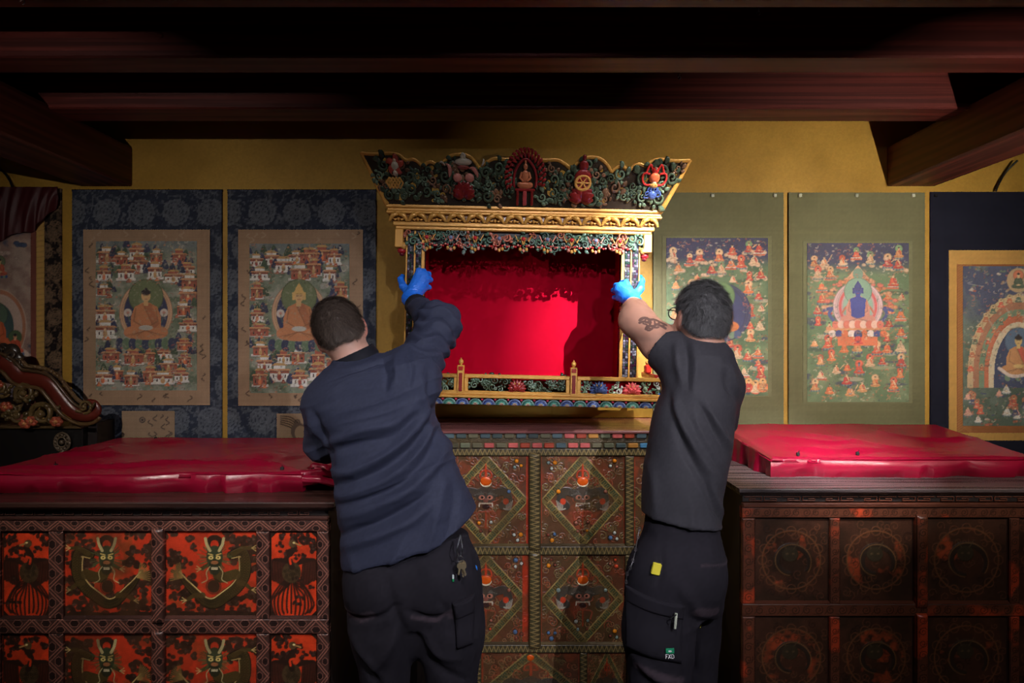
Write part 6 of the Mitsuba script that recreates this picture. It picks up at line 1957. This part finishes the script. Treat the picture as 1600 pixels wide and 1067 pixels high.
# the tattoo of dark curling lines on the upper arm
Dt = 2.33
px, py = 800 + v[:, 0] * FOC / Dt, 533 - (v[:, 2] - CAMZ) * FOC / Dt
ink = np.zeros(len(v))
back_ = vnormals(v, f)[:, 1] < .35
for pts, wd in (([(999, 500), (1003, 497), (1009, 497), (1014, 500)], 1.9), ([(998, 504), (1004, 502), (1010, 503), (1016, 499), (1023, 500), (1029, 504), (1036, 508)], 1.6), ([(1006, 513), (1011, 509), (1016, 510), (1021, 507), (1027, 509), (1033, 513)], 1.8),
                ([(1003, 505), (1008, 508), (1006, 512), (1011, 513)], 1.3), ([(1014, 503), (1012, 508), (1018, 512), (1023, 511)], 1.4), ([(1020, 502), (1019, 507), (1026, 505)], 1.2), ([(1026, 502), (1025, 508), (1032, 509)], 1.2), ([(1008, 498), (1006, 503), (1012, 505)], 1.2), ([(1005, 514), (1009, 516), (1014, 513)], 1.5)):
    q_, t_ = polydist(px, py, smooth_path(pts, 4))
    ink = np.maximum(ink, np.clip((wd * 1.35 - q_) / .8, 0, 1))

ink *= back_ & (v[:, 0] < .62) & (v[:, 1] < 2.5)
skin = skin * (1 - .72 * ink[:, None]) + S(48, 44, 50) * (.72 * ink[:, None])
hairy = np.clip(1 - np.linalg.norm(v - (ELL2 * .35 + WRL2 * .65), axis=1) / .12, 0, 1) * meshkit.fbm(v * [200, 60, 200], 2, 9)
skin *= (1 - .55 * hairy)[:, None]
put('body', (v, f), 'm_skin', man2, True, color=np.clip(skin, 0, 1))
put('hair', hair_mesh(H2, R2, .007, 15, -.048, S(24, 21, 22), S(150, 147, 148), 26000, .021, .010), 'm_hair', man2, True, label='short black hair with grey streaks')
# glasses
L2 = lambda x, y, z: H2 + R2 @ np.array([x, y, z])
g = []
for s in (-1, 1):
    g.append(tube([L2(s * .088, -.012, .012), L2(s * .089, .0, .020), L2(s * .080, .06, .022), L2(s * .066, .104, .022)], .0018, 6))
    t = np.linspace(0, 2 * math.pi, 21)
    g.append(tube([L2(s * .034 + .027 * math.cos(a), .106, .012 + .021 * math.sin(a)) for a in t], .0018, 6))
g.append(tube([L2(-.009, .108, .016), L2(0, .111, .019), L2(.009, .108, .016)], .0018, 6))
put('glasses', cat_(g), 'm_black', man2, True, label='thin black glasses')
# T-shirt
F = Field([.28, 1.98, .92], [.84, 2.62, 1.66], .006)
F.loft([row(850, 999, 1124, D2, .128, 2.22), row(820, 1000, 1123, D2, .126, 2.22), row(790, 1001, 1122, D2, .122, 2.22), row(750, 1003, 1128, D2, .125, 2.22), row(700, 1011, 1138, D2, .13, 2.225), row(650, 1020, 1144, D2, .132, 2.23), row(610, 1034, 1146, D2, .122, 2.23), row(580, 1050, 1140, D2, .10, 2.23), row(560, 1066, 1132, D2, .085, 2.23)], .04, 2.2)
F.cone(SHL2, P(1092, 560, 2.22), .078, .064, .05); F.cone(P(1126, 600, 2.26), P(1108, 566, 2.22), .07, .062, .05)
F.cone(NB2 + [0, 0, -.02], P(1108, 563, 2.225), .080, .070, .03)
lo_, hi_ = F.lo, F.lo + (np.array(F.F.shape) - 1) * F.h
G = Field(lo_, hi_, .006); G.F = np.full(F.F.shape, .06, np.float32); G.ax = F.ax
G.cone(SHL2 + [.02, 0, -.01], P(1030, 533, 2.31), .086, .080, .03)
ad = unit(P(1030, 535, 2.31) - SHL2)
G.cut(P(1039, 542, 2.29), ad)
s_ = tuple(slice(None) for _ in range(3)); F.mixin(s_, G.F, .035)
G = Field(lo_, hi_, .006); G.F = np.full(F.F.shape, .06, np.float32); G.ax = F.ax
G.cone(SHR2, P(1118, 660, 2.35), .076, .072, .03); G.cut(P(1117, 662, 2.35), unit(ELR2 - SHR2)); F.mixin(s_, G.F, .03)
a, b = P(1000, 813, 2.1), P(1123, 834, 2.1)
d = b - a; F.cut(a, (d[2], 0, -d[0]))
v, f = F.mesh(3)
ST2 = [([(1040, 590), (1044, 630), (1052, 660), (1066, 690)], .008, 6), ([(1040, 640), (1050, 680), (1070, 720), (1092, 760)], -.008, 6), ([(1048, 640), (1060, 672), (1080, 708), (1104, 742)], .009, 7),
       ([(1082, 622), (1102, 656), (1126, 690)], .009, 5), ([(1076, 626), (1094, 660), (1118, 700)], -.007, 5), ([(1066, 640), (1084, 680), (1112, 724)], .006, 5), ([(1090, 740), (1106, 775), (1120, 800)], .008, 6), ([(1084, 745), (1100, 782), (1116, 808)], -.007, 6),
       ([(1052, 532), (1050, 560), (1052, 590)], .006, 5), ([(1064, 530), (1062, 562), (1060, 600)], -.007, 5), ([(1074, 540), (1074, 575), (1068, 610)], .006, 5), ([(1044, 580), (1040, 610), (1032, 650)], -.007, 6), ([(1118, 578), (1122, 600), (1136, 618)], -.007, 6), ([(1128, 570), (1134, 594), (1142, 612)], .006, 5),
       ([(1010, 720), (1014, 760), (1012, 800)], .005, 6), ([(1060, 760), (1064, 790), (1062, 816)], .004, 8), ([(1000, 808), (1060, 818), (1123, 828)], .003, 2)]
v = folds(v, f, ST2, D2, True, .005, 14)
put('t_shirt', (v, f), 'm_shirt', man2, True, color=np.tile(S(54, 52, 57), (len(v), 1)) * (.93 + .14 * np.random.default_rng(3).random(len(v)))[:, None], label='charcoal grey T-shirt')
t = np.linspace(0, 2 * math.pi, 41)
nc = P(1105, 552, 2.225); ax_c = unit(H2 + R2 @ np.array([0, -.03, -.06]) - NB2); e1 = unit(np.cross(ax_c, [0, 1, 0])); e2 = np.cross(ax_c, e1)
put('neckband', col(tube([nc + .063 * math.cos(a) * e1 + .063 * math.sin(a) * e2 for a in t], .007, 8), S(40, 39, 44)), 'm_shirt', man2, True)
# gloves
kn = [P(978, 441, 2.852), P(969, 446, 2.854), P(965, 454, 2.856), P(966, 465, 2.852)]
bd = [[k_ + [-.010, .036, .004], k_ + [-.002, .072, .004], k_ + [.024, .084, .0]] for k_ in kn]
glove('glove', man2, P(989, 470, 2.80), kn, bd, [P(991, 462, 2.83), P(1001, 450, 2.852), P(1003, 438, 2.885), P(1000, 432, 2.915)], WRL2 + [0, -.01, -.004], 17, 'blue glove')
hr = P(1058, 636, 2.79)
kn = [hr + [-.02, .03, .03], hr + [-.045, .03, .02], hr + [-.06, .02, 0], hr + [-.06, .01, -.02]]
glove('glove', man2, WRR2 + [-.01, .05, .01], kn, [[k_ + [-.015, .02, .02], k_ + [-.012, .04, .03]] for k_ in kn], [WRR2 + [-.01, .06, .03], hr + [.02, .02, .04], hr + [.01, .04, .06]], WRR2, 18, 'blue glove')
# trousers
F = Field([.28, 1.95, .02], [.82, 2.56, 1.10], .0075)
F.loft([row(950, 984, 1116, D2, .128, 2.22), row(915, 982, 1123, D2, .130, 2.215), row(870, 990, 1126, D2, .124, 2.22), row(820, 1006, 1119, D2, .112, 2.225), row(785, 1008, 1116, D2, .108, 2.225)], .04, 2.3)
F.ell(P(1085, 900, 2.15), (.09, .085, .095), k=.05); F.ell(P(1048, 900, 2.16), (.09, .08, .095), k=.05)
F.chain([HL2, P(1030, 990, 2.18), KL2, AL2 + [0, 0, .03]], [.122, .108, .088, .066], .04)
F.chain([HR2, P(1082, 990, 2.31), KR2, AR2 + [0, 0, .03]], [.108, .086, .064, .06], .03)
F.cut((0, 0, .05), (0, 0, -1)); F.cut(P(1060, 790, 2.2), (0, 0, 1))
v2 = trousers(man2, F, [([(1060, 930), (1075, 945), (1100, 948)], -.010, 6), ([(1040, 880), (1056, 905), (1072, 930)], .006, 7), ([(1076, 858), (1100, 859), (1124, 862)], .004, 2.5), ([(985, 1000), (1010, 1020), (1050, 1030)], .008, 7), ([(990, 1025), (1020, 1045), (1060, 1050)], -.008, 7), ([(1020, 840), (1016, 870), (1010, 890)], -.005, 4), ([(1080, 960), (1080, 1000), (1086, 1060)], -.010, 6)], D2, 13, [([(1075, 857), (1123, 861)], 2.4), ([(1068, 925), (1100, 930)], 8), ([(985, 1008), (1045, 1026)], 7)])
patch_pocket(man2, v2, [(984, 938), (1066, 950), (1064, 1034), (982, 1020)], 2.075, .008)
patch_pocket(man2, v2, [(984, 928), (1068, 942), (1067, 966), (984, 952)], 2.075, .014, 'pocket_flap')
shoe(man2, AL2, (-.5, .85), 3); shoe(man2, AR2, (-.4, .9), 4)
# brand patch on the pocket: a green square with a small white arrow over white letters
c0 = P(1041, 1008, 2.1); y0 = surf_y(v2, c0, .02) - .014
k_ = 2.1 / FOC
pb = put('pocket_patch', rbox(c0[0] - 6.5 * k_, c0[0] + 6.5 * k_, y0, y0 + .004, c0[2] - 1 * k_, c0[2] + 7 * k_, .0006), 'm_green', man2, label='green and white clothing patch')
ar = Polygon([(-2.5, 2), (1.5, 2), (.6, .9), (2.8, 2.9), (.6, 5), (1.5, 3.8), (-1, 3.8), (-2.5, 4.6)])
m = extrude(ar, 0, .001); vv = m[0].copy(); vv[:, [0, 2]] *= k_; put('arrow_mark', (vv + [c0[0], y0 - .0012, c0[2]], m[1]), 'm_white', pb)
tm = meshkit.text_mesh('FXD', 6.5 * k_, .0012, True); tv = np.array(tm.vertices); tv = np.stack([(tv[:, 0] - tv[:, 0].mean()), -tv[:, 2], tv[:, 1]], -1)
tv[:, 0] *= 13.5 * k_ / np.ptp(tv[:, 0])
put('lettering', (tv + [c0[0], y0 + .0005, c0[2] - 8.4 * k_], np.array(tm.faces)), 'm_white', pb)
c0 = P(1024, 886, 2.1); y0 = surf_y(v2, c0, .02)
put('folding_rule', rbox(-.013, .013, y0 - .007, y0 + .006, -.017, .017, .002), 'm_yellow', None, label='yellow tab sticking out of the front pocket of the man in the T-shirt', cat='ruler')
kx = 'folding_rule'; scene[kx]['to_world'] = T().translate([c0[0], 0, c0[2]]).rotate([0, 1, 0], 14)
c0 = P(1053, 968, 2.04); y0 = surf_y(v2, c0, .02) - .030
pn = thing('pen', 'steel pen clipped to the cargo pocket of the man in the T-shirt', 'pen')
put('barrel', tube([P(1058, 958, 0) * 0 + [c0[0] + .006, y0, c0[2] + .020], [c0[0] + .003, y0, c0[2] - .024]], [.0046, .0038], 8), 'm_clip', pn, True)
put('pen_clip', cat_([tube([[c0[0] + .006, y0 - .004, c0[2] + .018], [c0[0] - .010, y0 - .004, c0[2] + .006]], .002, 6), tube([[c0[0] - .010, y0 - .004, c0[2] + .006], [c0[0] - .006, y0 - .003, c0[2] - .004]], .002, 6)]), 'm_black', pn, True)
ch = thing('key_chain', 'thin key chain hanging at the left hip of the man in the T-shirt', 'chain')
pts = smooth_path([P(999, 826, 2.17), P(996, 842, 2.16), P(991, 868, 2.15), P(986, 884, 2.14), P(980, 896, 2.14), P(978, 912, 2.14)], 5)
put('chain', tube(pts, .0014, 6), 'm_steel', ch, True)
for i in range(0, len(pts), 4):
    put('link', tube([pts[i] + [.004 * math.cos(a), 0, .006 * math.sin(a)] for a in np.linspace(0, 2 * math.pi, 11)], .0011, 5), 'm_steel', ch, True)
put('cord', tube(smooth_path([P(1100, 940, 2.21), P(1101, 955, 2.2), P(1098, 968, 2.2), P(1094, 980, 2.2)], 5), .0014, 6), 'm_yellow', man2, True, label='thin yellow cord')
